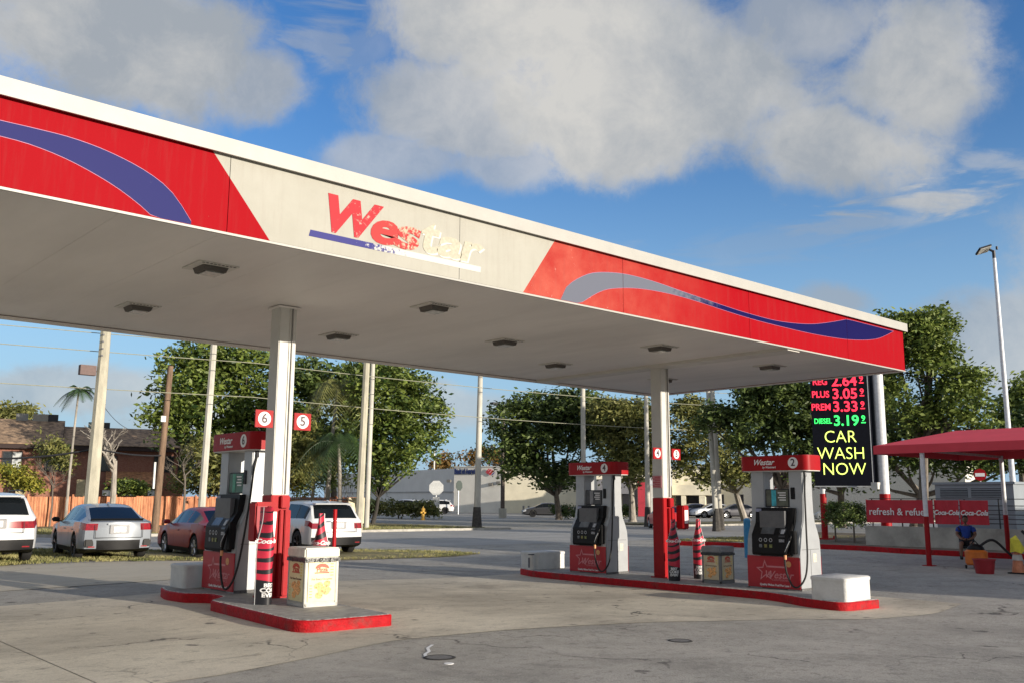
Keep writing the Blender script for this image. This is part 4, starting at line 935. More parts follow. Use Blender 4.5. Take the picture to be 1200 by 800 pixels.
p = on(690, 103); car('grey_car', 'grey car parked behind the hedge seen through pump 4', (p.x, p.y, p.z), rad(140), paint('grey', (.30, .31, .32), .4, .3), SEDAN, 4.7, 1.85, .33, DALU, detail=False)
p = on(781, 60); car('red_car', 'red car on the road half hidden by the second column', (p.x, p.y, p.z), rad(50), paint('bright red', (.5, .02, .03), 0, .3), HATCH, 4.4, 1.8, .32, ALU, detail=False)
for px, d, h_, c, lab in ((836, 98, 150, (.75, .76, .78), 'white car parked before the cream shop between the twin poles'), (812, 99, 150, (.05, .06, .10), 'dark blue car parked left of the white one by the cream shop'), (862, 97, 150, (.04, .04, .05), 'black car parked by the cream shop right of the twin poles'), (988, 84, 120, (.4, .42, .45), 'grey car seen under the price sign behind the hedge'), (1040, 88, 120, (.35, .36, .38), 'grey car seen behind the red banner near the sign post')):
    p = on(px, d); car('far_car', lab, (p.x, p.y, p.z), rad(h_), paint('far%d' % px, c, .2, .3), SEDAN, 4.6, 1.8, .33, ALU, detail=False, group='cars parked by the far shops')

# ------------------------------------------------------------------ trees
def leafmat(name, a, b, c=None):
    m = bpy.data.materials.new(name); m.use_nodes = True; t = m.node_tree; n = t.nodes; l = t.links; p = n['Principled BSDF']; p.inputs['Roughness'].default_value = .5; p.inputs['Specular IOR Level'].default_value = .35
    at_ = n.new('ShaderNodeAttribute'); at_.attribute_name = 'tint'; r = n.new('ShaderNodeValToRGB'); l.new(at_.outputs['Fac'], r.inputs[0])
    r.color_ramp.elements[0].color = (*a, 1); r.color_ramp.elements[1].color = (*b, 1)
    if c: e_ = r.color_ramp.elements.new(.9); e_.color = (*c, 1); r.color_ramp.elements[1].position = .8 if r.color_ramp.elements[1].position < .8 else .8
    l.new(r.outputs[0], p.inputs['Base Color'])
    tr = n.new('ShaderNodeBsdfTranslucent'); l.new(r.outputs[0], tr.inputs[0]); mx = n.new('ShaderNodeMixShader'); mx.inputs[0].default_value = .28
    l.new(p.outputs[0], mx.inputs[1]); l.new(tr.outputs[0], mx.inputs[2]); l.new(mx.outputs[0], n['Material Output'].inputs['Surface'])
    return m
LF_DK = leafmat('leaves dark', (.020, .042, .014), (.085, .14, .035), (.15, .20, .05))
LF_MD = leafmat('leaves green', (.030, .065, .014), (.13, .20, .035), (.26, .32, .07))
LF_YG = leafmat('leaves olive', (.045, .065, .018), (.18, .21, .055), (.32, .31, .10))
LF_YL = leafmat('leaves yellow green', (.10, .13, .02), (.36, .36, .05), (.5, .45, .08))
LF_OR = leafmat('leaves autumn', (.06, .06, .02), (.24, .20, .05), (.34, .18, .05))
BARK = mat('bark', (.17, .145, .12), .9, var=.35, scale=6, bump=1, bscale=20, stretch=(1, 1, .25))
PALEB = mat('pale bark', (.32, .29, .25), .9, var=.3, scale=6, bump=1, bscale=20, stretch=(1, 1, .25))
def leaves(name, lumps, n, size, m, parent, r, clump=14, fill=.35, spread=1., origin=(0, 0, 0)):
    vol = np.array([l[3]*l[4]*l[5] for l in lumps])**.72; vol = vol/vol.sum(); nc = max(1, n//clump)
    idx = r.choice(len(lumps), nc, p=vol); Lm = np.array(lumps, float)[idx]
    d = r.normal(size=(nc, 3)); d /= np.linalg.norm(d, axis=1)[:, None]; d[:, 2] = np.where(d[:, 2] < -.55, -d[:, 2], d[:, 2])
    rad_ = np.where(r.random(nc) < fill, r.random(nc)**.5*.85, .80+.32*r.random(nc))
    cc = Lm[:, :3]+d*Lm[:, 3:6]*rad_[:, None]
    if nc > 60:      # holes and ragged outline
        q = np.zeros(nc); sc_ = float(np.mean(Lm[:, 3]))
        for _ in range(6):
            kv = r.normal(size=3)*2.6/sc_; q += np.sin(cc@kv+r.uniform(0, 6.28))
        out_ = rad_ > .78; push = out_ & (q > 1.6); cc[push] += d[push]*Lm[push, 3:6]*.20; keep = ~((q < -.9) & (r.random(nc) < .9))
        cc = cc[keep]; nc = len(cc)
    ctint = np.clip(r.normal(.45, .27, nc), 0, 1)
    c = np.repeat(cc, clump, 0); tint = np.clip(np.repeat(ctint, clump)+r.normal(0, .14, nc*clump), 0, 1)
    csz = np.repeat(r.uniform(.6, 1.5, nc), clump)[:, None]*size*2.2*spread
    c = c+r.normal(size=c.shape)*csz*np.array([1, 1, .62])*.62
    N_ = len(c); a = r.normal(size=(N_, 3)); a[:, 2] *= .6; a /= np.linalg.norm(a, axis=1)[:, None]; b = np.cross(a, r.normal(size=(N_, 3))); b /= np.linalg.norm(b, axis=1)[:, None]
    s = (r.uniform(.55, 1.25, N_)*size)[:, None]*(.55+.5*csz/(size*2.2*spread))
    V = np.empty((N_, 4, 3)); V[:, 0] = c-a*s; V[:, 1] = c+b*s*.45; V[:, 2] = c+a*s; V[:, 3] = c-b*s*.45
    V = V.reshape(-1, 3)-np.array(origin)
    me = bpy.data.meshes.new(name); me.vertices.add(len(V)); me.vertices.foreach_set('co', V.ravel()); me.loops.add(N_*4); me.loops.foreach_set('vertex_index', np.arange(N_*4)); me.polygons.add(N_)
    me.polygons.foreach_set('loop_start', np.arange(0, N_*4, 4)); me.polygons.foreach_set('loop_total', np.full(N_, 4)); me.update(calc_edges=True)
    at_ = me.attributes.new('tint', 'FLOAT', 'FACE'); at_.data.foreach_set('value', tint.astype(np.float32)); me.materials.append(m)
    o = bpy.data.objects.new(name, me); COL.objects.link(o); o.parent = parent; return o
def tree(name, base, lumps, n, size,  m, label, trunk_r=.25, bark=BARK, seed=1, group=None, fill=.35, clump=14, cat='tree', limbs=True, spread=1.):
    r = np.random.default_rng(seed); o = thing(name, tuple(base), label, cat, group)
    lp = [(a[0]-base[0], a[1]-base[1], a[2]-base[2]+0, *a[3:]) for a in lumps]
    leaves('crown', lp, int(n*1.9), size*.70, m, o, r, clump, fill, spread*1.3)
    mb = MB(); top = sorted(lp, key=lambda q: q[2])[-1]; mid = min(q[2]-q[5]*.8 for q in lp); mid = max(mid, 1.2)
    cx = sum(q[0] for q in lp)/len(lp)*.25; cy = sum(q[1] for q in lp)/len(lp)*.25
    fork = Vector((cx, cy, mid)); mb.tube([(0, 0, -.1), (0, 0, .25), fork*.5+Vector((.05, .03, 0)), fork, Vector((top[0]*.5, top[1]*.5, (mid+top[2])/2)), Vector(top[:3])], [trunk_r*1.35, trunk_r, trunk_r*.85, trunk_r*.7, trunk_r*.4, trunk_r*.12], 9)
    mb.build('trunk', bark, o, smooth=True)
    if limbs:
        mb = MB()
        for q in lp:
            e_ = Vector(q[:3]); k = fork.lerp(e_, .5)+Vector((r.uniform(-.3, .3), r.uniform(-.3, .3), -.25*(e_-fork).length*.3)); mb.tube([fork*.9, k, e_], [trunk_r*.5, trunk_r*.3, trunk_r*.1], 6)
            for _ in range(4):
                dd = Vector((r.normal()*q[3]*.6, r.normal()*q[4]*.6, abs(r.normal())*q[5]*.5)); s0 = k.lerp(e_, r.uniform(.1, .9)); mb.tube([s0, s0+dd*.5+Vector((0, 0, .1)), s0+dd], [trunk_r*.16, trunk_r*.1, trunk_r*.04], 5)
        mb.build('limbs', bark, o, smooth=True)
    return o
def lumps_px(pts, D, depth):
    """pts: (px, py, half width px, half height px[, extra distance]) of each mass of foliage at distance D"""
    out = []
    for q in pts:
        d = D+(q[4] if len(q) > 4 else 0); p = at(q[0], q[1], d); k = math.hypot(p.x, p.y)/F_PX*1.03
        out.append((p.x, p.y, p.z, q[2]*k, q[2]*k*depth, q[3]*k))
    return out
def base_at(px, D): p = on(px, D); return (p.x, p.y, p.z)
tree('broad_tree', base_at(262, 76), lumps_px([(225, 440, 38, 26), (255, 425, 30, 22), (290, 440, 34, 26), (205, 475, 30, 24), (245, 475, 40, 34), (290, 490, 38, 34), (215, 510, 28, 22), (268, 530, 42, 30), (185, 492, 14, 10), (315, 460, 30, 36), (322, 510, 30, 40)], 74, .9), 15000, .30, LF_MD,
     'broad green tree rising behind the brick building, left of pump 6', .35, seed=3, clump=16)
tree('shade_tree', base_at(300, 66), lumps_px([(300, 545, 40, 26), (270, 560, 30, 18), (335, 548, 30, 26), (240, 548, 22, 26), (355, 520, 16, 40)], 64, .9), 6500, .24, LF_YG, 'dusty olive tree low behind the fence between pump 6 and the column', .2, seed=5, clump=14)
tree('broad_tree', base_at(392, 76), lumps_px([(365, 450, 34, 24), (395, 455, 34, 24), (350, 490, 26, 30), (400, 500, 30, 32), (375, 530, 40, 30), (420, 470, 26, 28)], 74, .8), 9500, .30, LF_DK, 'dark dense tree behind the palms between the column and the concrete pole', .3, seed=8, clump=16)
tree('street_tree', base_at(438, 66), lumps_px([(455, 455, 30, 28), (430, 450, 22, 26), (485, 470, 26, 24), (470, 495, 36, 26), (505, 490, 20, 18), (440, 500, 26, 30), (480, 525, 30, 22), (450, 540, 34, 24), (440, 565, 18, 16), (512, 512, 10, 14), (425, 535, 18, 30)], 63, .9), 15000, .23, LF_MD,
     'leafy green tree standing over the hedge at the left of the bank', .16, bark=mat('dark bark', (.05, .045, .04), .9), seed=11)
tree('round_tree', base_at(655, 84), lumps_px([(605, 495, 32, 22), (640, 478, 34, 20), (675, 482, 36, 22), (600, 525, 30, 24), (640, 515, 40, 28), (680, 515, 34, 28), (620, 550, 34, 18), (655, 560, 30, 20), (590, 508, 18, 18), (700, 500, 26, 26)], 78, .9), 17000, .27, LF_DK,
     'large round dark green tree above the car park behind pump 4', .3, seed=13)
tree('olive_tree', base_at(741, 78), lumps_px([(725, 495, 28, 24), (745, 520, 28, 28), (712, 480, 26, 14), (755, 490, 22, 20), (735, 555, 30, 20), (718, 530, 20, 26), (762, 545, 14, 26)], 74, .9), 11000, .24, LF_YG,
     'olive brown tree right of the round tree, behind pump 4 header', .3, bark=PALEB, seed=17)
tree('pale_tree', base_at(872, 80), lumps_px([(805, 500, 24, 26), (830, 520, 28, 30), (800, 545, 22, 26), (855, 540, 22, 24), (875, 560, 20, 14), (835, 560, 18, 14), (812, 480, 16, 14)], 76, .9), 8500, .23, LF_YG, 'thin olive tree behind the twin poles near the cream shop', .3, bark=PALEB, seed=19, fill=.3)
tree('big_dark_tree', base_at(918, 60), lumps_px([(885, 475, 34, 22), (925, 468, 36, 24), (960, 480, 34, 30), (850, 490, 26, 16), (900, 505, 44, 22), (945, 520, 36, 26), (835, 500, 20, 12), (875, 520, 22, 12), (985, 500, 30, 34), (950, 550, 24, 18)], 55, .7), 21000, .19, LF_DK,
     'big dark tree between pump 2 and the price sign', .32, seed=23)
tree('tall_tree', base_at(1080, 58), lumps_px([(1075, 400, 30, 24), (1095, 385, 22, 16), (1050, 400, 26, 26), (1110, 425, 26, 20), (1140, 445, 18, 12), (1075, 440, 34, 26), (1120, 470, 30, 18), (1150, 475, 14, 8), (1060, 480, 36, 26), (1100, 495, 36, 16), (1142, 500, 22, 12), (1045, 440, 22, 30), (1158, 455, 8, 6), (1100, 365, 8, 6)], 56, .95), 15500, .19, LF_MD,
     'tall loose green tree rising behind the red awning', .3, seed=29, fill=.25, clump=13)
tree('back_tree', base_at(1070, 70), lumps_px([(1020, 510, 40, 40), (1060, 530, 40, 34), (1100, 535, 34, 30), (1150, 540, 40, 26), (1010, 555, 26, 24), (1195, 535, 40, 30), (1240, 520, 40, 40)], 64, .8), 11000, .25, LF_DK, 'dark row of tree foliage under and behind the red awning', .3, seed=31)
tree('edge_tree', base_at(1200, 76), lumps_px([(1195, 480, 22, 18), (1215, 470, 30, 26), (1185, 500, 24, 20), (1230, 500, 40, 30), (1165, 512, 18, 10)], 74, .9), 5500, .27, LF_MD, 'green tree at the right edge behind the street light', .3, seed=37)
tree('sign_tree', base_at(985, 68), lumps_px([(1010, 470, 26, 36), (975, 540, 30, 26), (1030, 460, 20, 30), (930, 560, 20, 16)], 66, .8), 6500, .22, LF_DK, 'dark tree directly behind the price board', .3, seed=41)
tree('far_tree', base_at(20, 125), lumps_px([(0, 488, 26, 10), (25, 490, 18, 9), (-30, 490, 30, 14)], 122, .8), 2600, .38, LF_YG, 'distant rounded tree above the left end of the brick building roof', .3, seed=43)
tree('far_tree', base_at(570, 175), lumps_px([(540, 540, 26, 10), (575, 537, 30, 10), (610, 545, 24, 14), (515, 548, 14, 8)], 170, .8), 4200, .42, LF_OR, 'distant yellowish trees peeking over the bank roof', .3, seed=47, cat='tree')
for k, (px, py, d, w_, h_, m_, lab) in enumerate([(10, 560, 68, 26, 14, LF_YL, 'bright yellow green bush above the fence at the left edge'), (33, 570, 68, 14, 8, LF_YL, 'small yellow green bush left of the palm behind the fence'), (150, 572, 68, 16, 8, LF_MD, 'low palm like shrub over the fence between the pale pole and the wooden pole'),
     (215, 568, 68, 16, 12, LF_YG, 'olive shrub behind the fence right of the wooden pole'), (470, 598, 70, 0, 0, None, ''), (380, 560, 70, 26, 20, LF_DK, 'dark shrubs under the palms behind the fence'), (345, 565, 68, 16, 20, LF_YL, 'yellow green shrub behind the fence right of the first column'), (62, 535, 68, 16, 22, LF_YG, 'half bare bush in front of the brick building by the thin palm'), (245, 570, 68, 12, 14, LF_YG, 'grey olive bush between the fence and pump 6')]):
    if m_ is None: continue
    kk = d/F_PX; p = at(px, py, d); b = (p.x, p.y, gz(p.x))
    tree('shrub', b, [(p.x, p.y, p.z, w_*kk, w_*kk, h_*kk), (p.x+w_*kk*.5, p.y, p.z-h_*kk*.3, w_*kk*.7, w_*kk*.8, h_*kk*.8)], 1500 if m_ is not LF_YG else 1100, .16, m_, lab, .05, seed=60+k, cat='shrub', limbs=False, fill=.5)
# shrubs of the sign bed
for k, (px, py, d, w_, h_, lab) in enumerate([(1000, 606, 42.5, 22, 15, 'clipped dark hedge under the price board'), (978, 604, 43, 12, 14, 'leggy bush right of the left sign post')]):
    kk = d/F_PX; p = at(px, py, d); tree('hedge_bush', (p.x, p.y, gz(p.x)), [(p.x, p.y, p.z, w_*kk, w_*kk*.7, h_*kk)], 2600, .07, LF_DK, lab, .04, seed=80+k, cat='shrub', limbs=False, fill=.6)
# hedges
def hedge(px0, px1, d0, d1, h_, m_, label, seed, n=5200, sz=.11):
    a, b = on(px0, d0), on(px1, d1); o = thing('hedge', tuple((a+b)/2), label, 'hedge'); c = (a+b)/2; r = np.random.default_rng(seed); L_ = (b-a).length; u = (b-a).normalized()
    k = int(L_/.9)+1; lp = [((a+u*(L_*i/k)-c).x, (a+u*(L_*i/k)-c).y, h_*.48, .7, .7, h_*.52) for i in range(k+1)]
    leaves('foliage', lp, n, sz, m_, o, r, 10, .5)
    MB().box(-.05, .05, -.05, .05, 0, h_*.6).build('stem', BARK, o); return o
hedge(430, 506, 88, 84, 1.45, LF_YG, 'long clipped hedge with reddish leaves in front of the bank wall', 90, 8000, .13)
hedge(652, 700, 88, 84, 1.2, LF_DK, 'clipped hedge in front of the dark and grey cars left of pump 4', 91, 3600, .12)
hedge(715, 735, 84, 84, 1.2, LF_DK, 'short dark hedge piece between pump 4 and the olive tree trunk', 92, 1600, .12)
# palms
def palm(px, d, top_py, label, nf, fl, trunk_r, m_, bark, seed, lean=0., droop=1.):
    r = random.Random(seed); b = on(px, d); p = at(px, top_py, d); Hh = p.z-b.z; o = thing('palm_tree', (b.x, b.y, b.z), label, 'palm tree'); t = Vector((lean, 0, Hh))
    MB().tube([(0, 0, -.1), (lean*.2, 0, Hh*.4), (lean*.6, 0, Hh*.75), t], [trunk_r*1.3, trunk_r, trunk_r*.85, trunk_r*.7], 8).build('trunk', bark, o, smooth=True)
    for k in range(nf):
        az = 2*math.pi*k/nf+r.uniform(-.3, .3); el = r.uniform(-.15, 1.15); L_ = fl*r.uniform(.8, 1.1); h = Vector((math.cos(az), math.sin(az), 0)); w = Vector((-h.y, h.x, 0)); mb = MB(); pts = []
        for i in range(11):
            s = i/10; pts.append(t+h*(L_*s*math.cos(el)*(1-.12*s))+Vector((0, 0, L_*(s*math.sin(el)-droop*.75*s*s))))
        mb.tube(pts, .018, 4, .004)
        for i in range(1, 22):
            s = i/21*.99; j = min(9, int(s*10)); q = pts[j].lerp(pts[j+1], s*10-j); l_ = fl*.30*math.sin(math.pi*(.12+.83*s))
            dirn = (pts[j+1]-pts[j]).normalized()
            for sg in (-1, 1):
                tip = q+(w*sg*.8+dirn*.5).normalized()*l_+Vector((0, 0, -l_*.45)); mb.add([q+dirn*.03, q-dirn*.03, tip], [(0, 1, 2)])
        mb.build('frond', m_, o)
    return o
PF = mat('palm green', (.035, .07, .02), .5, var=.3, scale=2); PFY = mat('palm yellow green', (.13, .15, .04), .5, var=.35, scale=2, col2=(.20, .20, .06))
palm(78, 58, 457, 'thin palm standing alone against the sky left of the pale concrete pole', 13, 1.35, .07, PF, PALEB, 1, .15)
palm(383, 64, 455, 'tall palm with hanging yellow green fronds right of the first column', 24, 4.2, .13, PFY, PALEB, 2, .5, 1.6)
palm(399, 62, 520, 'shorter palm with drooping fronds between the first column and twin pole', 24, 4.0, .13, PF, PALEB, 3, -.3, 1.4)
palm(365, 65, 530, 'drooping palm half hidden behind the first column', 22, 3.8, .12, PFY, PALEB, 4, .3, 1.4)
# bare tree
def bare(px, d, top_py, label, seed, m_, r0=.22):
    r = random.Random(seed); b = on(px, d); p = at(px, top_py, d); Hh = p.z-b.z; o = thing('bare_tree', (b.x, b.y, b.z), label, 'tree'); mb = MB(); mb2 = MB()
    mb.tube([(0, 0, -.1), (.05, 0, Hh*.3), (0, 0, Hh*.62)], [r0, r0*.8, r0*.6], 8)
    def grow(s, dr, l_, rr, lv):
        e_ = s+dr*l_; mid_ = s.lerp(e_, .5)+Vector((r.uniform(-.1, .1), r.uniform(-.1, .1), 0))*l_; mb2.tube([s, mid_, e_], [rr, rr*.8, rr*.6], 6)
        if lv:
            for _ in range(3 if lv > 1 else 4): grow(e_ if _ else mid_, (dr+Vector((r.uniform(-.9, .9), r.uniform(-.9, .9), r.uniform(-.2, .6)))).normalized(), l_*.62, rr*.55, lv-1)
    for k in range(4): grow(Vector((0, 0, Hh*(.5+.04*k))), Vector((r.uniform(-1, 1), r.uniform(-1, 1), .9)).normalized(), Hh*.2, r0*.45, 3)
    mb.build('trunk', m_, o, smooth=True); mb2.build('branches', m_, o, smooth=True)
bare(131, 62, 492, 'pale leafless tree beside the concrete pole in front of the brick building', 3, PALEB)
bare(60, 62, 535, 'small bare grey tree behind the left part of the fence', 5, mat('grey bark', (.14, .12, .10), .9), .06)
bare(215, 62, 520, 'bare branched tree before the right end of the brick building', 8, mat('grey bark', (.14, .12, .10), .9), .09)

# ------------------------------------------------------------------ wooden fence
WOODF = mat('red cedar boards', (.40, .145, .07), .8, var=.28, scale=3, bump=.5, stretch=(3, 3, .4), col2=(.52, .23, .115))
def fence_y(x): return 62.3-.135*x
o = thing('wooden_fence', (25, fence_y(25), 0), 'long reddish brown wooden board fence behind the parked cars', 'fence')
x = -8.; sec = 0; rr = random.Random(2)
mb = MB(); posts = []
while x < 37.4:
    dx = .145; y = fence_y(x); h_ = 1.84+rr.uniform(-.015, .02)-(.05 if 15 < x < 22 else 0)+gz(x); yo = rr.uniform(-.008, .008)
    mb.prism([(x+.004-25, .05+gz(x)), (x+dx-.004-25, .05+gz(x)), (x+dx-.004-25, h_), (x+.004-25, h_)], y-fence_y(25)+yo, y-fence_y(25)+.02+yo, 'y'); x += dx
tag(mb.build('boards', WOODF, o), kind='stuff')
x = -8.
while x < 37.4:
    y = fence_y(x)-fence_y(25); MB().box(x-25-.05, x-25+.05, y-.11, y-.012, gz(x), 1.93+gz(x)).build('post', WOODF, o)
    if x+2.4 < 38: MB().add([(x-25, y-.012, 1.84+gz(x)), (x-25, y+.05, 1.84+gz(x)), (x-22.6, y-.324+.05, 1.84+gz(x)), (x-22.6, y-.324-.012, 1.84+gz(x)), (x-25, y-.012, 1.88+gz(x)), (x-25, y+.05, 1.88+gz(x)), (x-22.6, y-.324+.05, 1.88+gz(x)), (x-22.6, y-.324-.012, 1.88+gz(x))], [(0, 1, 2, 3), (4, 5, 6, 7), (0, 1, 5, 4), (2, 3, 7, 6)]).build('top_rail', WOODF, o)
    x += 2.4
p = on(418, 67)
o = thing('garden_wall', (p.x, p.y, p.z), 'short cream wall at the right end of the wooden fence', 'wall')
MB().box(-.75, .6, -.12, .12, 0, 1.75).build('wall', mat('cream stucco', (.62, .56, .40), .9, var=.1, scale=3, bump=.3), o); MB().box(-.78, .63, -.15, .15, 1.75, 1.82).build('cap', mat('cream stucco', (.62, .56, .40)), o)

# ------------------------------------------------------------------ brick apartment house
def brickmat():
    m = bpy.data.materials.new('brown brick'); m.use_nodes = True; t = m.node_tree; n = t.nodes; l = t.links; p = n['Principled BSDF']; p.inputs['Roughness'].default_value = .9
    c = n.new('ShaderNodeTexCoord'); mp = n.new('ShaderNodeMapping'); mp.inputs['Rotation'].default_value = (math.pi/2, 0, 0); l.new(c.outputs['Object'], mp.inputs[0])
    b = n.new('ShaderNodeTexBrick'); b.inputs['Scale'].default_value = 4.2; b.inputs['Color1'].default_value = (.32, .15, .105, 1); b.inputs['Color2'].default_value = (.25, .095, .065, 1); b.inputs['Mortar'].default_value = (.22, .14, .10, 1); b.inputs['Mortar Size'].default_value = .012
    l.new(mp.outputs[0], b.inputs['Vector']); l.new(b.outputs[0], p.inputs['Base Color']); return m
BRK = brickmat(); SHING = mat('weathered shingles', (.19, .13, .09), .95, var=.4, scale=2.5, bump=1, bscale=14, col2=(.28, .19, .12)); FAC = mat('dark fascia board', (.035, .02, .018), .8)
hA = at(-60, 520, 88); hB = at(238, 530, 88)
u = Vector((hB.x-hA.x, hB.y-hA.y, 0)); HL_ = u.length; ang = math.atan2(u.y, u.x)
o = thing('apartment_house', (hA.x, hA.y, 0), 'brown brick two storey house with long shingle roof behind the wooden fence', 'house', None, ang)
MB().box(0, HL_-1.5, 0, 9, 0, 5.75).build('wall', BRK, o)
MB().box(-.6, HL_-.9, -.62, -.55, 5.50, 5.85).build('eave_board', FAC, o); MB().box(-.6, HL_-.9, -.548, -.004, 5.50, 5.56).build('soffit', FAC, o)
rf = MB().prism([(-.7, 5.86), (-.7, 5.95), (4.6, 8.25), (10, 5.95), (10, 5.86), (4.6, 8.1)], -.6, HL_*.42, 'x'); rf.build('roof', SHING, o)
MB().prism([(-.7, 5.855), (-.7, 5.90), (4.6, 7.75), (10, 5.90), (10, 5.855), (4.6, 7.6)], HL_*.42+.005, HL_-.9, 'x').build('roof', SHING, o)
WFR = mat('window frame brown', (.06, .035, .03), .7); PANE = mat('house window glass', (.03, .035, .04), .1, var=.3); CURT = mat('white curtain', (.5, .52, .52), .8)
for k, (t_, z0, z1, wd, cur) in enumerate(((.235, 3.75, 5.2, 1.35, 1), (.40, 3.75, 5.1, 1.5, 0), (.60, 3.8, 5.0, 1.5, 0), (.835, 3.8, 5.1, 1.5, 0), (.93, 3.8, 5.1, 1.2, 0), (.06, 3.8, 5.1, 1.3, 0))):
    xx = HL_*t_; w_ = thing('tmp', (0, 0, 0), None, None); bpy.data.objects.remove(w_)
    f_ = MB().box(xx-wd/2-.09, xx+wd/2+.09, -.05, .0, z0-.09, z1+.09).build('window', WFR, o)
    MB().box(xx-wd/2, xx-.02, -.06, -.052, z0, z1).build('pane', PANE, f_); MB().box(xx+.02, xx+wd/2, -.06, -.052, z0, z1).build('pane', CURT if cur else PANE, f_)
for t_ in (.31, .36, .50, .69):
    MB().box(HL_*t_-.05, HL_*t_+.05, -.03, 0, 0, 5.5).build('wall_trim', mat('brick edge trim', (.30, .14, .09), .9), o)
for t_, zz in ((.28, 3.1), (.505, 3.0), (.80, 2.9)):
    MB().box(HL_*t_-.32, HL_*t_+.32, -1.8, -1.2, 0, zz).build('pier', mat('cream pier', (.50, .42, .26), .9, var=.15), o)
MB().prism([(-2.6, 2.5), (-2.6, 2.65), (-.02, 3.75), (-.02, 3.55)], HL_*.60, HL_*.80, 'x').build('porch_roof', mat('clay tiles', (.36, .17, .08), .9, var=.45, scale=3, bump=1, bscale=12), o)
MB().box(HL_*.60, HL_*.80, -2.5, -2.4, 2.2, 2.48).build('porch_beam', FAC, o)
for t_ in (.61, .70, .79): MB().box(HL_*t_-.4, HL_*t_+.4, -2.46, -2.36, 1.7, 2.15).build('white_board', mat('white board', (.6, .6, .58), .7), o)
for t_, w_, c_ in ((.245, .9, (.25, .25, .24)), (.37, .8, (.03, .03, .035)), (.32, 1.2, (.30, .28, .24)), (.54, .9, (.2, .28, .25)), (.59, .7, (.04, .04, .04))):
    b_ = MB().box(HL_*t_-w_/2, HL_*t_+w_/2, 4.3, 5.1, 7.8 if t_ < .42 else 7.4, 8.75 if t_ < .42 else 8.2).build('roof_unit', mat('roof unit %d' % int(t_*1000), c_, .7), o)

# ------------------------------------------------------------------ bank
STU = mat('pale stucco', (.72, .70, .64), .9, var=.06, scale=.6, bump=.2, bscale=20, dirt=.12); ST_SHADE = mat('shaded stucco', (.62, .62, .61), .9, var=.05, scale=.6, dirt=.1); STC = mat('cream stucco wall', (.74, .68, .52), .9, var=.08, scale=.7, dirt=.12)
cB = at(532, 598, 125); o = thing('bank_building', (cB.x, cB.y, -.2), 'pale flat roofed bank building with blue lettering and a red flag sign', 'building')
z1 = at(532, 547, 125).z+.2
e1 = at(668, 598, 118)-cB; e2 = at(380, 595, 165)-cB; e3 = at(800, 598, 118)-cB
def wall(nm, a, b, zt, m, th=.4, par=None, zb=0):
    d = Vector((b.x-a.x, b.y-a.y, 0)); n_ = Vector((-d.y, d.x, 0)).normalized(); 
    if n_.dot(Vector((cB.x, cB.y, 0))) < 0: n_ = -n_
    vs = [(a.x, a.y), (b.x, b.y), (b.x+n_.x*th, b.y+n_.y*th), (a.x+n_.x*th, a.y+n_.y*th)]
    return MB().prism(vs, zb, zt).build(nm, m, par or o)
Z = Vector((0, 0, 0)); f1 = e1
wall('front_wall', Z, Vector((e1.x*.435, e1.y*.435, 0)), z1, STU); wall('side_wall', Vector((-.02, .02, 0)), e2, z1-.15, ST_SHADE)  # side wall's shade is put into its greyer stucco colour
wall('rear_block', Vector((e1.x*.44, e1.y*.44, 0)), Vector((e3.x, e3.y, 0)), z1-.12, STC)
wall('wall_cap', Vector((-.1, -.15, 0)), Vector((e1.x*.435, e1.y*.435-.15, 0)), z1+.12, WHITE, .3, zb=z1-.02)
wall('side_band', Vector((-.15, -.05, 0)), Vector((e2.x-.1, e2.y, 0)), 2.75, mat('grey band', (.33, .33, .33), .8), .1, zb=2.62)
a_ = math.atan2(e1.y, e1.x)
def on_front(px, py): 
    r = ray(px, py); n_ = Vector((-e1.y, e1.x)).normalized(); t = (Vector((cB.x, cB.y)).dot(n_))/(Vector((r.x, r.y)).dot(n_)); P_ = Vector((0, 0, EYE))+r*t; return P_-Vector((cB.x, cB.y, -.2))-Vector((0, 0, 0))
MF = Matrix.Rotation(a_, 3, 'Z') @ FACE_MY
q = on_front(533, 552); nrm = Vector((math.sin(a_), -math.cos(a_), 0))*.12
t = text('Bank of America', 'sign_lettering', .92, mat('bank navy', (.015, .03, .12), .5), o, tuple(q+nrm), matrix=MF, bold=.05, depth=.1, align='LEFT', sx=.56)
q = on_front(574.5, 553)+nrm
def flag(nm, pts, m):
    mb = MB(); vs = [Vector((p[0], 0, p[1])) for p in pts]; R_ = Matrix.Rotation(a_, 3, 'Z'); mb.prism([(p[0], p[1]) for p in pts], -.06, .0, 'y'); ob = mb.build(nm, m, o); ob.data.transform(R_.to_4x4()); ob.location = q; return ob
BR_ = mat('bank red', (.55, .03, .05), .5); BB_ = mat('bank blue', (.03, .06, .25), .5)
flag('flag_stripe', [(-.5, -.1), (.05, .42), (.28, .36), (-.25, -.18)], BR_); flag('flag_stripe', [(-.15, -.25), (.38, .30), (.60, .22), (.08, -.35)], BR_); flag('flag_stripe', [(-.62, .05), (-.15, .5), (-.02, .46), (-.5, 0)], BR_)
flag('flag_stripe', [(.15, -.42), (.45, -.1), (.80, .1), (.45, -.30)], BB_)
for px, py in ((576, 567), (585, 565), (527, 563)):
    q2 = on_front(px, py); ob = MB().box(-.3, .3, -.35, -.05, -.18, .18).build('wall_fitting', mat('dim fitting', (.2, .19, .17), .6), o, bevel=.04); ob.location = q2; ob.rotation_euler = (0, 0, a_)
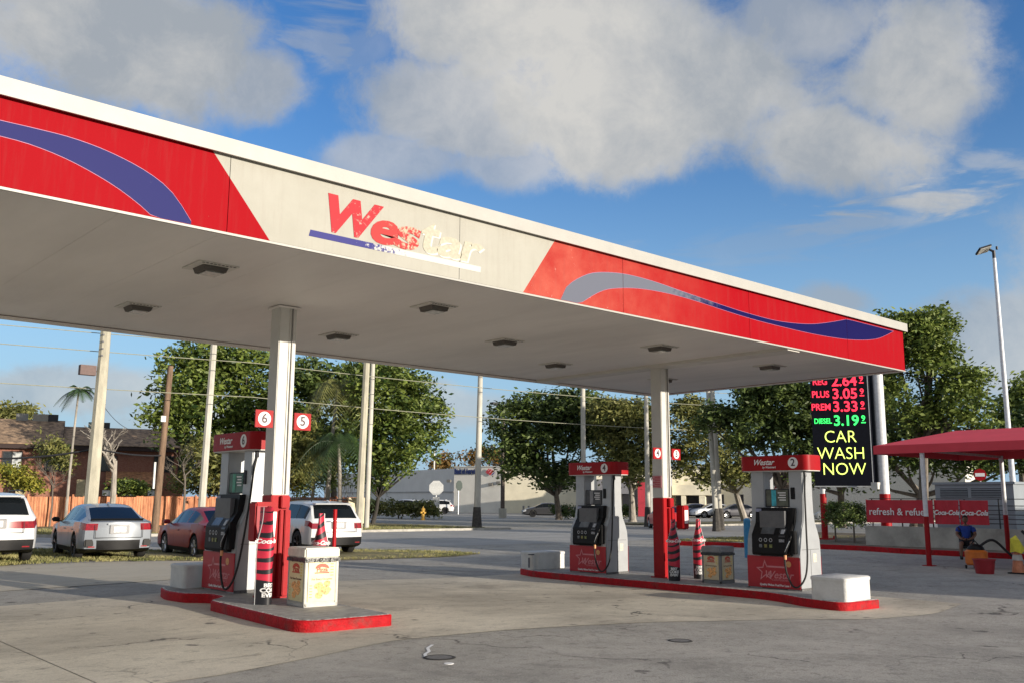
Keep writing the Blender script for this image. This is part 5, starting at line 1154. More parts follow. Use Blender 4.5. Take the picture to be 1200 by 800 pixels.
for px, d, pt, lab, c_ in ((511, 97, 562, 'white backed octagonal sign on a post standing at the hedge end', (.62, .63, .62)), (537, 110, 562, 'octagonal sign with shade-darkened back on a thin post against the bank wall', (.08, .10, .09))):  # second sign back has its shade put into the dark colour
    b = on(px, d); o = thing('road_sign', tuple(b), lab, 'road sign'); zt = at(px, pt, d).z-b.z; r_ = .78*d/97 if px == 511 else .62
    yaw = math.atan2(b.y, b.x)-math.pi/2
    MB().cyl((0, 0, 0), .06, zt-.2, 8).build('post', STEEL, o)
    k_ = .3827*0+1; ob = MB().prism([(math.cos(rad(22.5+45*i))*r_, math.sin(rad(22.5+45*i))*r_+zt-r_) for i in range(8)], -.12, -.08, 'y').build('octagon', mat('sign back %d' % px, c_, .5, metal=.2), o); o.rotation_euler = (0, 0, yaw if px == 511 else yaw+.9)
    if px == 511: MB().box(-.35, .35, -.10, -.07, zt-r_*2-1.15, zt-r_*2-.15).build('lower_plate', mat('sign back low', (.66, .66, .64), .5), o)
b = on(496, 80); o = thing('fire_hydrant', tuple(b), 'yellow fire hydrant on the verge in front of the hedge', 'hydrant'); YH = mat('hydrant yellow', (.62, .36, .06), .5)
MB().tube([(0, 0, 0), (0, 0, .1), (0, 0, .12), (0, 0, .8), (0, 0, .82), (0, 0, .98), (0, 0, 1.08)], [.2, .2, .14, .14, .19, .14, .03], 12).build('barrel', YH, o, smooth=True)
MB().tube([(-.28, 0, .62), (.28, 0, .62)], .075, 8).build('side_outlet', YH, o); MB().tube([(0, 0, .62), (0, -.26, .6)], .09, 8).build('front_outlet', YH, o); MB().tube([(0, 0, 1.05), (0, 0, 1.16)], .04, 6).build('cap_nut', YH, o)
for px in (613.5, 619.5):
    b = on(px, 112); tag(MB().cyl(b, .12, 1.0, 8).build('bollard', mat('grey bollard', (.25, .25, .24), .7)), 'small grey bollard before the bank car park, %s of the pair' % ('left' if px < 616 else 'right'), 'bollard', 'bollards by the bank car park')

# ------------------------------------------------------------------ shops right of the bank
def shop(px0, px1, py, d0, d1, m, label, items=()):
    a, b = at(px0, py, d0), at(px1, py, d1); L2 = math.hypot(b.x-a.x, b.y-a.y); ang = math.atan2(b.y-a.y, b.x-a.x); o = thing('shop_building', (a.x, a.y, -.2), label, 'building', None, ang)
    H = a.z+.2; MB().box(0, L2, 0, 8, 0, H).build('wall', m, o); MB().box(-.1, L2+.1, -.15, -.004, H-.45, H+.1).build('parapet', m, o)
    for nm, f0, f1, z0, z1_, mm, dep in items:
        MB().box(L2*f0, L2*f1, -dep, -.006, z0, z1_).build(nm, mm, o)
    return o
DKW = mat('dark shop glass', (.03, .03, .035), .2); LOR = mat('cream shop wall', (.72, .67, .53), .9, var=.12, scale=.5, dirt=.15)
shop(786, 960, 551, 108, 108, LOR, 'sunlit cream shop building with a low portico behind the twin poles', [('portico_roof', .02, .30, 2.3, 3.4, LOR, 3.), ('portico_column', .08, .11, .0, 2.29, LOR, 2.9), ('portico_column', .20, .24, .0, 2.29, LOR, 2.9), ('dark_entry', .03, .30, .1, 2.25, DKW, .05), ('window', .33, .36, .3, 2.4, DKW, .06), ('window', .47, .5, .3, 2.4, DKW, .06), ('column', .62, .64, 0, 3, WHITE, .3), ('column', .72, .74, 0, 3, WHITE, .3)])
shop(700, 786, 556, 104, 104, LOR, 'shop front with grey awning, red wall and dark doors right of pump 4', [('awning', .0, .45, 2.4, 3.9, mat('grey awning', (.18, .18, .20), .8), 1.2), ('shop_window', .02, .25, .3, 2.3, DKW, .07), ('dark_door', .34, .54, .1, 3.4, DKW, .08), ('red_wall', .55, .70, .0, 4.3, mat('shop red', (.42, .03, .05), .7), .1), ('white_panel', .72, .90, .2, 4.0, WHITE, .1)])
shop(690, 1130, 548, 118, 100, mat('pale far wall', (.62, .60, .55), .9), 'long pale building far behind the sign bed and trees', [])
o = thing('pole_sign', tuple(on(772, 92)), 'grey and white shop sign panel beside the second column', 'sign'); MB().box(-1.6, 2.0, -.1, .1, 3.1, 4.6).build('panel', mat('grey panel', (.30, .31, .34), .6), o); MB().box(-1.6, 2.0, -.12, .12, 4.62, 4.9).build('panel_top', WHITE, o); MB().cyl((0, 0, 0), .12, 3.1).build('post', STEEL, o)

# ------------------------------------------------------------------ poles and wires
PC = mat('aged concrete pole', (.44, .41, .32), .85, var=.2, scale=3, bump=.5, dirt=.3, stretch=(1, 1, .3)); PC2 = mat('pale concrete pole', (.50, .48, .42), .85, var=.15, scale=3, bump=.4, dirt=.2, stretch=(1, 1, .3)); WOODP = mat('old wood pole', (.20, .13, .085), .9, var=.35, scale=4, bump=1, stretch=(2, 2, .25))
POLES = {}
def pole(key, px, py_b, D, px2, py2, w0, w1, m, label, extra=0, square=True, base=None):
    b = on(px, D); t = at(px2, py2, D); d = (t-b)
    top = b+d*((t.z-b.z+extra)/(t.z-b.z)) if t.z > b.z else t
    lean = Vector((top.x-b.x, top.y-b.y, 0)); lean *= min(1, .03*(top.z-b.z)/max(lean.length, 1e-3))
    o = thing('utility_pole', tuple(b), label, 'pole'); kf = D/F_PX; r0, r1 = w0*kf/2, w1*kf/2; H = top.z-b.z
    MB().tube([(0, 0, -.1), tuple(lean*.5+Vector((0, 0, H/2))), (lean.x, lean.y, H)], [r0, (r0+r1)/2, r1], 4 if False else (8 if square else 12)).build('shaft', m, o, smooth=not square)
    if base: MB().tube([(0, 0, -.1), (0, 0, .25), (0, 0, 1.3)], [r0*1.7, r0*1.45, r0*1.08], 9).build('dark_foot', mat('dark pole foot', (.06, .055, .05), .9, var=.4), o)
    POLES[key] = (b, lean, H); return o
a = pole('A', 106, 615, 47, 124, 390, 15, 10, PC, 'thick pale concrete pole behind the silver hatchback, with a small box near its top', 3)
kf = 47/F_PX
MB().box(-.95, -.25, -.15, .15, 7.3, 7.75).build('equipment_box', mat('rusty box', (.14, .09, .08), .7), a); MB().cyl((-.3, 0, 7.5), .03, .3, 8, 'x').build('bracket', DKM, a)
mb = MB()
for k in range(7): mb.box(-.13, -.05, -.27, -.22, 8.2+k*.32, 8.27+k*.32)
tag(mb.build('climbing_holes', DKM, a), kind='stuff')
a = pole('A2', 101, 615, 48, 116, 505, 6, 5, PC, 'slimmer dark lower pole standing right behind the thick pale pole', 0)
a = pole('B', 183, 617, 50, 201, 428, 8, 6, WOODP, 'brown wooden utility pole between the silver and red cars', 0, False)
MB().box(-.12, .12, -.22, -.14, 5.5, 5.8).build('white_tag', WHITE, a); MB().box(-.26, -.17, -.1, -.02, 2.2, 3.5).build('conduit_guard', mat('white conduit', (.6, .6, .58), .6), a)
pole('C', 236, 617, 51, 251, 400, 8.5, 7, PC2, 'slim pale concrete pole left of pump 6', 3)
pole('D1', 421, 613, 51, 430, 420, 9, 7, PC, 'grey weathered half of the pair of poles behind the white SUV', 3, base=None)
pole('D2', 430, 608, 56, 437, 425, 6, 5, PC2, 'thin pale half of the pair of poles behind the white SUV', 3, False)
pole('E', 559, 613, 57, 563, 437, 8, 5, PC2, 'tapered pale palm like pole in front of the bank wall', 3, False, base=True)
pole('G', 684, 608, 66, 683, 452, 6, 5, PC2, 'pale pole rising behind pump 4 through the round tree', 3, False)
pole('H', 759, 613, 64, 757, 460, 6, 4, PC2, 'slim pale pole just left of the second column', 3, False, base=True)
pole('I1', 839, 625, 56, 828, 457, 6.5, 4.5, PC2, 'left of the twin pale poles between the second column and pump 2', 3, False, base=True)
pole('I2', 844, 622, 58, 834, 457, 6, 4.5, PC2, 'right of the twin pale poles between the second column and pump 2', 3, False, base=True)
b = on(589, 90); o = thing('car_park_light', tuple(b), 'brown car park light on a concrete footing in front of the bank', 'street light')
MB().cyl((0, 0, 0), .38, .9, 14).build('footing', PC2, o); MB().box(-.14, .14, -.14, .14, .9, 10.6).build('mast', mat('brown mast', (.10, .075, .06), .7), o)
MB().box(-1.1, 1.1, -.05, .05, 10.6, 10.7).build('crossbar', DKM, o); MB().box(-1.5, -.8, -.25, .25, 10.7, 10.9).build('lamp_head', DKM, o); MB().box(.8, 1.5, -.25, .25, 10.7, 10.9).build('lamp_head', DKM, o)
b = on(508, 150); tag(MB().cyl(b, .12, 9.2, 8).build('roof_mast', WHITE), 'thin white mast rising behind the bank roof', 'mast')
def wire(a, b, sag, lab, r=.018, m=None):
    pts = [a.lerp(b, i/24)-Vector((0, 0, sag*4*(i/24)*(1-i/24))) for i in range(25)]
    tag(MB().tube(pts, r, 5).build('power_line', m or mat('wire pale', (.30, .30, .22), .5)), lab, 'power line', 'wires strung along the far side of the road')
def yl(x): return 47.2-.125*x
for k, (z0, z1_, lab) in enumerate(((10.3, 10.3, 'topmost wire crossing the trees left and right of the first column'), (9.35, 9.3, 'second wire from the top along the road'), (8.6, 8.2, 'third wire from the top along the road'), (6.9, 6.3, 'lowest pale wire passing the column number plates'))):
    for xa, xb, w_ in ((-25, 22, 'left stretch of the '), (22, 58, 'middle stretch of the '), (58, 110, 'right stretch of the ')):
        zw = lambda x: z0+(z1_-z0)*(x+25)/135.
        wire(Vector((xa, yl(xa), zw(xa))), Vector((xb, yl(xb), zw(xb))), .25, w_+lab, .02)
wa, wb = at(-60, 534, 49), at(113, 525, 47.5); wire(wa, wb, .25, 'thick dark cable sagging from the left edge to the pale pole', .045, DKM); wire(wb, at(192, 533, 50), .12, 'dark cable from the pale pole to the wooden pole', .04, DKM)
wire(at(118, 470, 47), at(192, 493, 50), .9, 'thin loose cable curving between the pale pole and wooden pole', .012, DKM)

# ------------------------------------------------------------------ right side: sign, wall, railing, banner
SB_ = sheet('planting_bed', 32.5, 48, pl((32, 5), (48, 5)), pl((32.5, 20), (38, 24.5), (48, 30)), .06, gmat('leaf mulch', (.12, .10, .075), (.05, .04, .03), (.22, .18, .14), 2.5, 1), 3); tag(SB_, kind='structure')
kb = MB(); KP = [(30.2, 24.2), (31.0, 21.2), (32.5, 19.0), (32.6, 17.2), (32.0, 15.4), (31.9, 12), (32, 4)]
for (xa, ya), (xb, yb) in zip(KP, KP[1:]):
    d = Vector((xb-xa, yb-ya)).normalized()*.0; n_ = Vector((-(yb-ya), xb-xa)).normalized()*.09
    kb.prism([(xa-n_.x, ya-n_.y), (xa+n_.x, ya+n_.y), (xb+n_.x, yb+n_.y), (xb-n_.x, yb-n_.y)], -.25, -.02)
o = kb.build('red_kerb', REDC); tag(o, kind='structure')
WC = mat('rough wall concrete', (.40, .39, .35), .9, var=.2, scale=1.5, bump=.6, dirt=.5)
o = thing('low_wall', (35.8, 12, -.2), 'long low grey concrete wall behind the red kerb at the right', 'wall'); MB().box(0, .22, -9, 6.7, 0, .82).build('wall', WC, o, bevel=.01)
o = thing('railing', (35.9, 12, .62), 'dark metal railing on top of the low concrete wall', 'railing')
mb = MB()
for k in range(13): MB().box(-.02, .02, -8+k*1.2-.02, -8+k*1.2+.02, 0, 1.06).build('post', DKM, o)
for zz in (.18, .34, .50, .66, .82, 1.06): MB().box(-.015, .015, -8.0, 6.5, zz-.014, zz+.014).build('rail', DKM, o)
BAN = mat('banner red', (.50, .012, .03), .5, var=.12, scale=2, bump=.3, bscale=3)
def banner(y0, y1, s, label, sz, sh, x=35.72, loc=None):
    o = thing('banner', (x, (y0+y1)/2, 1.19), label, 'banner', None); h_ = (y0-y1)/2; n = 14; vs = []
    for i in range(n+1):
        for j in range(7): vs.append((-.03*math.sin(i*1.3+j*.8)*(1-abs(j-3)/4), h_-2*h_*i/n, -.44+.88*j/6))
    MB().add(vs, [(i*7+j, (i+1)*7+j, (i+1)*7+j+1, i*7+j+1) for i in range(n) for j in range(6)]).build('cloth', BAN, o, smooth=True)
    for t_, yy, zz in s: text(t_, 'lettering', sz, WHITEP, o, (-.05, yy, zz), matrix=FACE_MX, bold=.012 if sh == 0 else .03, shear=sh, depth=.004, sx=.95 if sh == 0 else .9)
    MB().box(-.02, -.0, h_-.02, h_, -.45, .46).build('hem', BAN, o)
    return o
banner(18.55, 15.9, (('refresh & refuel', .05, -.02),), 'red banner reading refresh & refuel hanging on the railing', .38, 0)
banner(15.84, 14.95, (('Coca-Cola', .0, -.02),), 'small red banner with white script, left one beside the refuel banner', .24, .3)
banner(14.90, 13.9, (('Coca-Cola', .0, -.02),), 'small red banner with white script right behind the awning post', .25, .3)
o = thing('utility_container', (39.3, 15.6, -.2), 'grey louvred utility container behind the railing', 'container'); GC = mat('container grey', (.26, .29, .32), .6, var=.08, scale=1, bump=.2)
MB().box(-.8, 1.4, -1.6, 1.4, 0, 2.45).build('body', GC, o); MB().box(-.86, 1.5, -1.68, 1.48, 2.455, 2.55).build('roof', GC, o)
for y0, y1 in ((.12, 1.2), (-1.25, -.02)):
    w_ = MB().box(-.815, -.803, y0, y1, 1.95, 2.3).build('vent_panel', mat('vent dark', (.05, .06, .07), .6), o)
    for k in range(4): MB().box(-.84, -.816, y0, y1, 1.98+k*.085, 2.01+k*.085).build('louvre', GC, w_)
for k in range(7): MB().box(-.818, -.802, -1.55, 1.35, .3+k*.22, .33+k*.22).build('rib', GC, o)
for px, d, lab in ((1151, 44, 'small round red and white sign behind the awning posts'), (913, 60, 'small dark red sign glimpsed left of the price sign post')):
    b = on(px, d); o = thing('small_sign', tuple(b), lab, 'sign'); z_ = at(px, 556 if px > 1000 else 573, d).z+.2
    MB().cyl((0, 0, 0), .03, z_-.1, 8).build('post', STEEL, o); MB().cyl((-.05, 0, z_), .26, .02, 8, 'x').build('face', RED, o); MB().box(-.07, -.052, -.18, .18, z_-.07, z_+.07).build('white_bar', WHITEP, o); o.rotation_euler = (0, 0, .4)

# price sign
P0 = at(955.5, 569, 45); P1 = at(1023, 569, 45.2); P2 = at(1035, 568, 46.6)
zB, zT = 2.26-(-.2), 7.75+.2
o = thing('price_sign', (P0.x, P0.y, -.2), 'tall black fuel price board with red and green digits reading CAR WASH NOW', 'price sign')
u = Vector((P1.x-P0.x, P1.y-P0.y, 0)); Wd_ = u.length; u.normalize(); n_ = Vector((u.y, -u.x, 0)); n_ = n_ if n_.dot(Vector((P0.x, P0.y, 0))) < 0 else -n_
R_ = Matrix((u, -n_, Vector((0, 0, 1)))).transposed()      # local x along board, local y away from the reader
def sput(nm, mb, m, par=None, **k):
    ob = mb.build(nm, m, par or o, **k); ob.data.transform(R_.to_4x4()); return ob
sput('board', MB().box(0, Wd_, 0, .25, zB, zT), NAVY); sput('board_frame', MB().box(-.03, Wd_+.03, .02, .27, zB-.06, zB-.003), STEEL); sput('board_frame', MB().box(Wd_+.003, Wd_+.04, -.01, .27, zB-.06, zT), STEEL)
v2 = Vector((P2.x-P1.x, P2.y-P1.y, 0)); 
mb = MB(); a0 = Vector((P1.x-P0.x, P1.y-P0.y, 0))+u*.05; e2_ = v2.normalized()*Wd_*1.0*.66
mb.prism([(a0.x, a0.y), (a0.x+e2_.x, a0.y+e2_.y), (a0.x+e2_.x-n_.x*.2, a0.y+e2_.y-n_.y*.2), (a0.x-n_.x*.25, a0.y-n_.y*.25)], zB, zT); mb.build('rear_board', NAVY, o)
def led(name, c, s_): return mat(name, c, .6, emit=c, estr=s_)
LRED = led('red digits', (.80, .02, .05), .62); LGR = led('green digits', (.03, .70, .12), .55); LYE = led('yellow letters', (.60, .78, .14), .62)
MT = R_ @ FACE_MY
def srow(s, cx_, z, sz, m, bold=.02, sx=1., sp=1): 
    pos = R_ @ Vector((cx_, -.012, z)); text(s, 'lettering', sz, m, o, tuple(pos), matrix=MT, bold=bold, depth=.01, sx=sx, spacing=sp)
def zpy(py, D=45): return at(990, py, D).z+.2
for s, py, m in (('CAR', 511.5, LYE), ('WASH', 531, LYE), ('NOW', 549.5, LYE)): srow(s, Wd_*(.48 if s != 'NOW' else .52), zpy(py), .78, m, -.012, .92)
for lab, price, py, m in (('REG', '2.64', 446, LRED), ('PLUS', '3.05', 461, LRED), ('PREM', '3.33', 476, LRED), ('DIESEL', '3.19', 492.5, LGR)):
    srow(lab, Wd_*(.17 if lab != 'DIESEL' else .19), zpy(py), .42 if lab != 'DIESEL' else .33, m, .02, .85 if lab != 'DIESEL' else .8)
    srow(price, Wd_*.60, zpy(py), .66, m, .02, .98); srow('9', Wd_*.90, zpy(py)+.10, .36, m, .02); 
    sput('price_underline', MB().box(Wd_*.86, Wd_*.94, -.018, -.008, zpy(py)-.11, zpy(py)-.06), m)
def spole(px, D, ztop, r, lab_w, off=0):
    b = on(px, D); l_ = Vector((b.x-P0.x, b.y-P0.y, 0)); MB().cyl((l_.x, l_.y, -.1), r+.012, 2.2, 16).build('red_sleeve', RED, o, smooth=True); MB().cyl((l_.x, l_.y, 2.1), r, ztop-2.1, 16).build('post', mat('white gloss post', (.72, .73, .74), .35), o, smooth=True)
    MB().box(l_.x-.35, l_.x+.35, l_.y-.35, l_.y+.35, 0, .12).build('foot_plate', RED, o)
    for dx in (-.28, .28):
        for dy in (-.28, .28): MB().cyl((l_.x+dx, l_.y+dy, .12), .04, .10, 6).build('bolt', REDC, o)
spole(965, 45.35, 2.6, .13, ''); spole(1037.5, 45.5, 8.2, .22, '')
MB().box(.9, 1.15, -2.5, -2.2, 2.3, 2.6).build('meter_box', WHITE, o)
b = on(874.5, 31); o = thing('blue_post', tuple(b), 'blue plastic post behind the left shoulder of pump 2', 'post'); MB().cyl((0, 0, 0), .11, 1.15, 12).build('tube', mat('blue plastic', (.03, .22, .42), .5), o, smooth=True); MB().sphere((0, 0, 1.15), .11, .11, .08).build('cap', mat('blue plastic', (.03, .22, .42)), o, smooth=True)

# street light
b = on(1189, 45); o = thing('street_light', tuple(b), 'tall white light pole with black floodlight rising behind the red awning', 'street light'); zt = at(1168, 303, 45).z+.2
MB().tube([(0, 0, 1.9), (0, 0, 7), (0.0, 0, zt)], [.12, .10, .075], 14).build('mast', mat('white mast', (.66, .68, .72), .4), o, smooth=True); MB().cyl((0, 0, 0), .19, 2.0, 14).build('red_sleeve', RED, o, smooth=True); MB().box(-.4, .4, -.4, .4, 0, .08).build('foot_plate', RED, o)
MB().tube([(0, 0, zt), (0, 0, zt+.35)], .07, 10).build('spigot', DKM, o)
hd = MB().box(-.30, .32, -.24, .24, -.04, .04).build('lamp_head', DKM, o, bevel=.02); hd.location = (-.20, .35, zt+.42); hd.rotation_euler = (rad(-24), rad(-18), rad(-35))
f_ = MB().box(-.27, .29, -.21, .21, -.062, -.041).build('lamp_glass', mat('lamp glass', (.45, .45, .42), .3, var=.5, scale=14), hd); MB().tube([(0, 0, zt+.3), (-.1, .15, zt+.42)], .05, 8).build('arm', DKM, o); MB().cyl((.12, -.1, zt+.4), .05, .14, 8).build('photocell', DKM, o)

# ------------------------------------------------------------------ red awning with vacuum bay
AW = mat('awning red', (.72, .06, .085), .75, var=.05, scale=1.5, dirt=.05, bump=.1, bscale=6)
o = thing('awning', (26.5, 6, -.19), 'red fabric awning on slim white and red posts at the right edge', 'awning')
X0, X1, Y0, Y1, Z0, Z1, Z2 = 0., 5.9, -6., 7.45, 3.14, 3.38, 3.84
vs = [(X0, Y0, Z1), (X1, Y0, Z1), (X1, Y1, Z1), (X0, Y1, Z1), (X0+1.75, Y0+1.7, Z2), (X1-1.75, Y0+1.7, Z2), (X1-1.75, Y1-1.7, Z2), (X0+1.75, Y1-1.7, Z2)]
MB().add([(a, b, c) for a, b, c in vs], [(0, 1, 5, 4), (1, 2, 6, 5), (2, 3, 7, 6), (3, 0, 4, 7), (4, 5, 6, 7)]).build('roof_fabric', AW, o)
for nm, (xa, ya, xb, yb) in (('valance', (X0, Y0, X0, Y1)), ('valance', (X1, Y0, X1, Y1)), ('valance', (X0, Y0, X1, Y0)), ('valance', (X0, Y1, X1, Y1))):
    MB().box(min(xa, xb)-.012, max(xa, xb)+.012, min(ya, yb)-.012, max(ya, yb)+.012, Z0, Z1+.004).build(nm, AW, o)
for xx, yy in ((.1, 6.05), (X1-.1, 6.05), (.1, .2), (X1-.1, .2), (.1, -5.8), (X1-.1, -5.8)):
    MB().cyl((xx, yy, 1.35), .065, 1.9, 12).build('post', mat('white gloss post', (.72, .73, .74)), o, smooth=True); MB().cyl((xx, yy, 0), .072, 1.36, 12).build('post_base', RED, o, smooth=True); MB().box(xx-.14, xx+.14, yy-.14, yy+.14, 0, .02).build('foot', RED, o)
for yy in (-5.8, .2, 6.05): MB().box(.02, X1-.02, yy-.03, yy+.03, 3.18, 3.25).build('cross_tube', STEEL, o)

# ------------------------------------------------------------------ seated man, chair, cone, buckets
def skin(nodes, edges, name, m, parent, sub=2):
    me = bpy.data.meshes.new(name); me.from_pydata([n_[:3] for n_ in nodes], edges, []); ob = bpy.data.objects.new(name, me); COL.objects.link(ob)
    md = ob.modifiers.new('s', 'SKIN'); 
    for i, n_ in enumerate(nodes): v = me.skin_vertices[0].data[i]; v.radius = (n_[3], n_[4] if len(n_) > 4 else n_[3]); v.use_root = (i == 0)
    ob.modifiers.new('u', 'SUBSURF').levels = sub; bpy.context.view_layer.update()
    m2 = bpy.data.meshes.new_from_object(ob.evaluated_get(bpy.context.evaluated_depsgraph_get())); bpy.data.objects.remove(ob); m2.name = name; m2.materials.clear(); m2.materials.append(m)
    for p_ in m2.polygons: p_.use_smooth = True
    ob = bpy.data.objects.new(name, m2); COL.objects.link(ob); ob.parent = parent; return ob
b = on(1129.5, 33.2); yaw = math.atan2(-b.y, -b.x)      # local +x faces the camera
SK = mat('skin', (.24, .13, .085), .55, var=.06); SH = mat('blue tee', (.02, .07, .38), .8, var=.12, scale=12, bump=.3); SHO = mat('dark shorts', (.03, .03, .035), .85); SHOE = mat('dark shoes', (.02, .02, .02), .6)
o = thing('person', tuple(b), 'man in blue shirt and dark shorts seated with hands in his lap under the awning', 'person', None, yaw)
n_ = [(-.02, 0, .50, .13, .16), (-.06, 0, .66, .115, .155), (-.08, 0, .82, .12, .17), (-.07, 0, .97, .10, .17), (-.04, 0, 1.05, .055), (-.01, 0, 1.10, .055),
      (-.05, .19, .96, .065), (.02, .27, .76, .048), (.20, .16, .64, .038), (.26, .09, .62, .030), (-.05, -.19, .96, .065), (.02, -.27, .76, .048), (.20, -.16, .64, .038), (.26, -.09, .62, .030),
      (.04, .10, .48, .09), (.42, .16, .50, .068), (.40, .17, .26, .052), (.38, .17, .09, .038), (.04, -.10, .48, .09), (.42, -.16, .50, .068), (.40, -.17, .26, .052), (.38, -.17, .09, .038)]
e_ = [(0, 1), (1, 2), (2, 3), (3, 4), (4, 5), (3, 6), (6, 7), (7, 8), (8, 9), (3, 10), (10, 11), (11, 12), (12, 13), (0, 14), (14, 15), (15, 16), (16, 17), (0, 18), (18, 19), (19, 20), (20, 21)]
skin(n_, e_, 'body', SK, o)
skin([(n_[0][0], 0, .54, .145, .17), (-.06, 0, .66, .13, .168), (-.08, 0, .82, .133, .182), (-.07, 0, .96, .112, .18), (-.05, 0, 1.03, .07), (-.05, .19, .96, .085), (.0, .255, .82, .072), (-.05, -.19, .96, .085), (.0, -.255, .82, .072)], [(0, 1), (1, 2), (2, 3), (3, 4), (3, 5), (5, 6), (3, 7), (7, 8)], 'shirt', SH, o)
skin([(-.02, 0, .50, .14, .17), (.05, .10, .49, .105), (.36, .155, .51, .088), (.05, -.10, .49, .105), (.36, -.155, .51, .088)], [(0, 1), (1, 2), (0, 3), (3, 4)], 'shorts', SHO, o)
hd = MB().sphere((0.02, 0, 1.22), .092, .078, .118, 18, 14).build('head', SK, o, smooth=True)
MB().add([(.105, -.015, 1.205), (.105, .015, 1.205), (.135, 0, 1.20), (.108, 0, 1.245)], [(0, 1, 2), (0, 2, 3), (2, 1, 3)]).build('nose', SK, hd)
for s in (-1, 1):
    MB().sphere((.098, s*.032, 1.24), .012, .014, .009, 8, 6).build('eye', DKM, hd); MB().sphere((.015, s*.08, 1.215), .02, .012, .032, 8, 6).build('ear', SK, hd)
MB().box(.095, .108, -.024, .024, 1.165, 1.172).build('mouth', mat('lips', (.16, .06, .05), .5), hd)
MB().sphere((.0, 0, 1.265), .098, .086, .09, 16, 8).build('hair', mat('dark hair', (.015, .012, .01), .8), hd, smooth=True)
for s in (-1, 1):
    MB().sphere((.43, s*.17, .055), .13, .05, .055, 12, 8).build('shoe', SHOE, o, smooth=True)
    hp = bpy.data.objects.new('hand', None); COL.objects.link(hp); hp.parent = o; MB().sphere((.275, s*.075, .615), .045, .04, .022, 10, 8).build('palm', SK, hp, smooth=True)
    for k in range(4): MB().tube([(.295, s*(.05+.018*k), .62), (.335-.006*abs(k-1.5), s*(.035+.018*k), .612), (.345-.008*abs(k-1.5), s*(.02+.018*k), .59)], [.010, .009, .007], 6).build('finger', SK, hp, smooth=True)
    MB().tube([(.255, s*.05, .63), (.28, s*.025, .64), (.30, s*.012, .635)], [.012, .010, .008], 6).build('thumb', SK, hp, smooth=True)
o = thing('folding_chair', tuple(b), 'dark folding chair under the seated man', 'chair', None, yaw)
MB().box(-.2, .24, -.22, .22, .37, .395).build('seat', DKM, o); MB().box(-.235, -.21, -.22, .22, .55, .88).build('backrest', DKM, o)
for sx in (-.2, .22):
    for sy in (-.21, .21): MB().tube([(sx, sy, .38), (sx*1.15, sy, 0)], .013, 6).build('leg', DKM, o)
for sy in (-.21, .21): MB().tube([(-.2, sy, .38), (-.23, sy, .88)], .012, 6).build('back_frame', DKM, o)
def bucket(px, d, r, h_, m, lab, nm='bucket'):
    b = on(px, d); o = thing(nm, tuple(b), lab, 'bucket'); n = 20; pr = [(r*.8, 0), (r, h_), (r*1.05, h_), (r*1.05, h_-.03), (r*.94, h_-.01), (r*.75, .03)]
    vs = [(math.cos(2*math.pi*k/n)*q, math.sin(2*math.pi*k/n)*q, z) for q, z in pr for k in range(n)]
    MB().add(vs, [(j*n+k, j*n+(k+1) % n, (j+1)*n+(k+1) % n, (j+1)*n+k) for j in range(5) for k in range(n)]+[tuple(range(n))]).build('pail', m, o, smooth=True)
    MB().tube([(0, r, h_-.05), (r*.6, r*.7, h_-.18), (r*.95, 0, h_-.2), (r*.6, -r*.7, h_-.18), (0, -r, h_-.05)], .008, 5).build('handle', DKM, o)
    return o
bucket(1148, 26.8, .26, .36, mat('red plastic', (.30, .012, .02), .45), 'dark red plastic tub on the ground in front of the seated man')
b = on(1139.5, 28.6); o = thing('shop_vacuum', tuple(b), 'orange wheeled shop vacuum with black hose beside the seated man', 'vacuum', None, .6); OG = mat('orange plastic', (.62, .16, .02), .45)
MB().tube([(0, 0, .10), (0, 0, .14), (0, 0, .45), (0, 0, .50)], [.24, .28, .29, .22], 16).build('tank', OG, o, smooth=True); MB().sphere((0, 0, .50), .22, .22, .16, 14, 8).build('motor_head', BLACK, o, smooth=True); MB().tube([(.1, -.1, .62), (.1, 0, .74), (.1, .1, .62)], .018, 6).build('handle', BLACK, o)
for k in range(4): MB().cyl((math.cos(k*1.57)*.27, math.sin(k*1.57)*.27-.02, .05), .05, .04, 10, 'y').build('wheel', RUB, o)
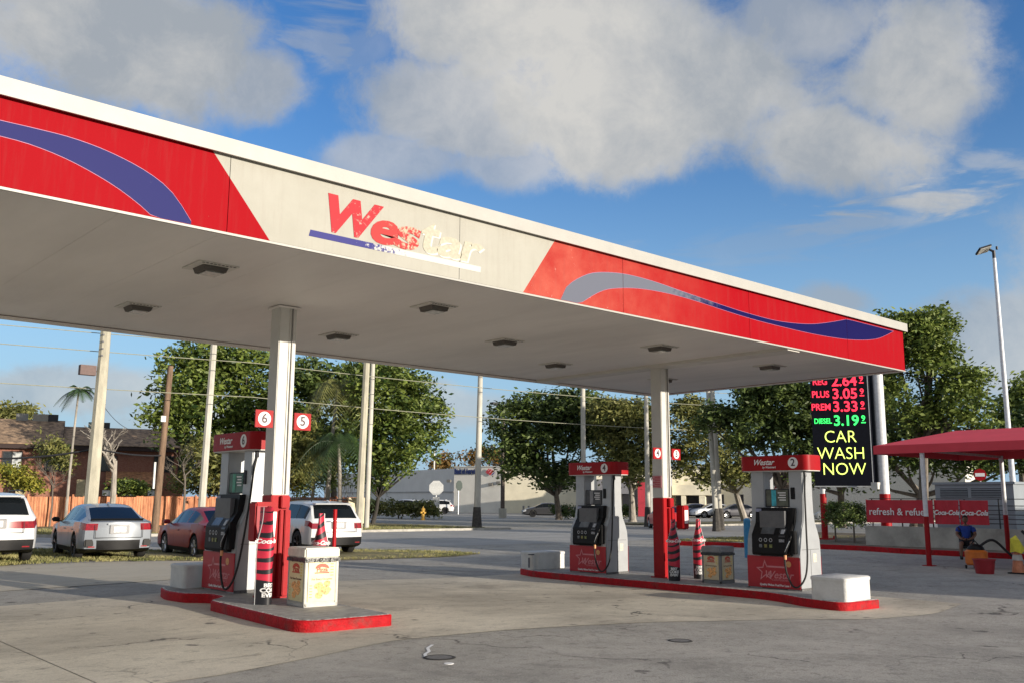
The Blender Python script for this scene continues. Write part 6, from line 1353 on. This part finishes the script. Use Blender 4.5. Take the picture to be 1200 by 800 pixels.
MB().tube(bez3([(.2, -.1, .55), (.3, -.5, .75), (.35, -.9, .4), (.3, -1.3, .05), (.25, -2.2, .035), (.1, -3.4, .035)]), .035, 8).build('hose', RUB, o, smooth=True)
b = on(1187, 27.2); o = thing('traffic_cone', tuple(b), 'faded orange traffic cone with a yellow cloth draped over its top', 'traffic cone')
MB().box(-.2, .2, -.2, .2, 0, .035).build('base', RUB, o, bevel=.01); MB().tube([(0, 0, .035), (0, 0, .88)], .15, 18, .03).build('cone', mat('faded orange', (.55, .20, .10), .6, var=.2), o, smooth=True)
MB().tube([(0, 0, .33), (0, 0, .47)], .127, 18, .104).build('white_band', mat('dull white band', (.45, .42, .38), .6), o, smooth=True)
b = on(1187, 27.2); tag(MB().add([(b.x+x_, b.y+y_, b.z+z_) for x_, y_, z_ in ((0, 0, .95), (-.10, .10, .86), (-.14, -.02, .55), (-.06, .14, .52), (-.08, -.12, .82), (-.13, -.16, .50), (.06, -.18, .60), (.08, .12, .6), (.05, 0, .93))], [(0, 1, 4), (1, 2, 4), (1, 3, 2), (4, 2, 5), (4, 5, 6), (0, 4, 6), (0, 8, 1), (8, 7, 1), (7, 3, 1), (8, 6, 7), (0, 6, 8)]).build('yellow_cloth', mat('yellow cloth', (.62, .55, .05), .8)), 'yellow cloth hanging over the top of the traffic cone', 'cloth')
b = on(1195, 29); tag(MB().tube(bez3([(b.x, b.y, b.z+1.0), (b.x-.2, b.y-.5, b.z+.6), (b.x+.1, b.y-1.1, b.z+.15), (b.x+.4, b.y-1.8, b.z+.04)]), .04, 8).build('vacuum_hose', RUB, None, smooth=True), 'black hose hanging to the ground at the right edge behind the cone', 'hose')

# ------------------------------------------------------------------ station shop behind the camera (it throws the shade over the right side)
o = thing('station_shop', (38.5, -9, -.2), 'station shop building standing outside the photo on the near side', 'building')
MB().box(-14.5, 20, -8, 0, 0, 4.95).build('wall', STU, o); MB().box(-14.7, 20.2, -8.2, .25, 4.95, 5.2).build('roof', CAPW, o)
for k in range(7): MB().box(-12+k*4, -9.2+k*4, .004, .05, .5, 2.9).build('window', PANE, o)
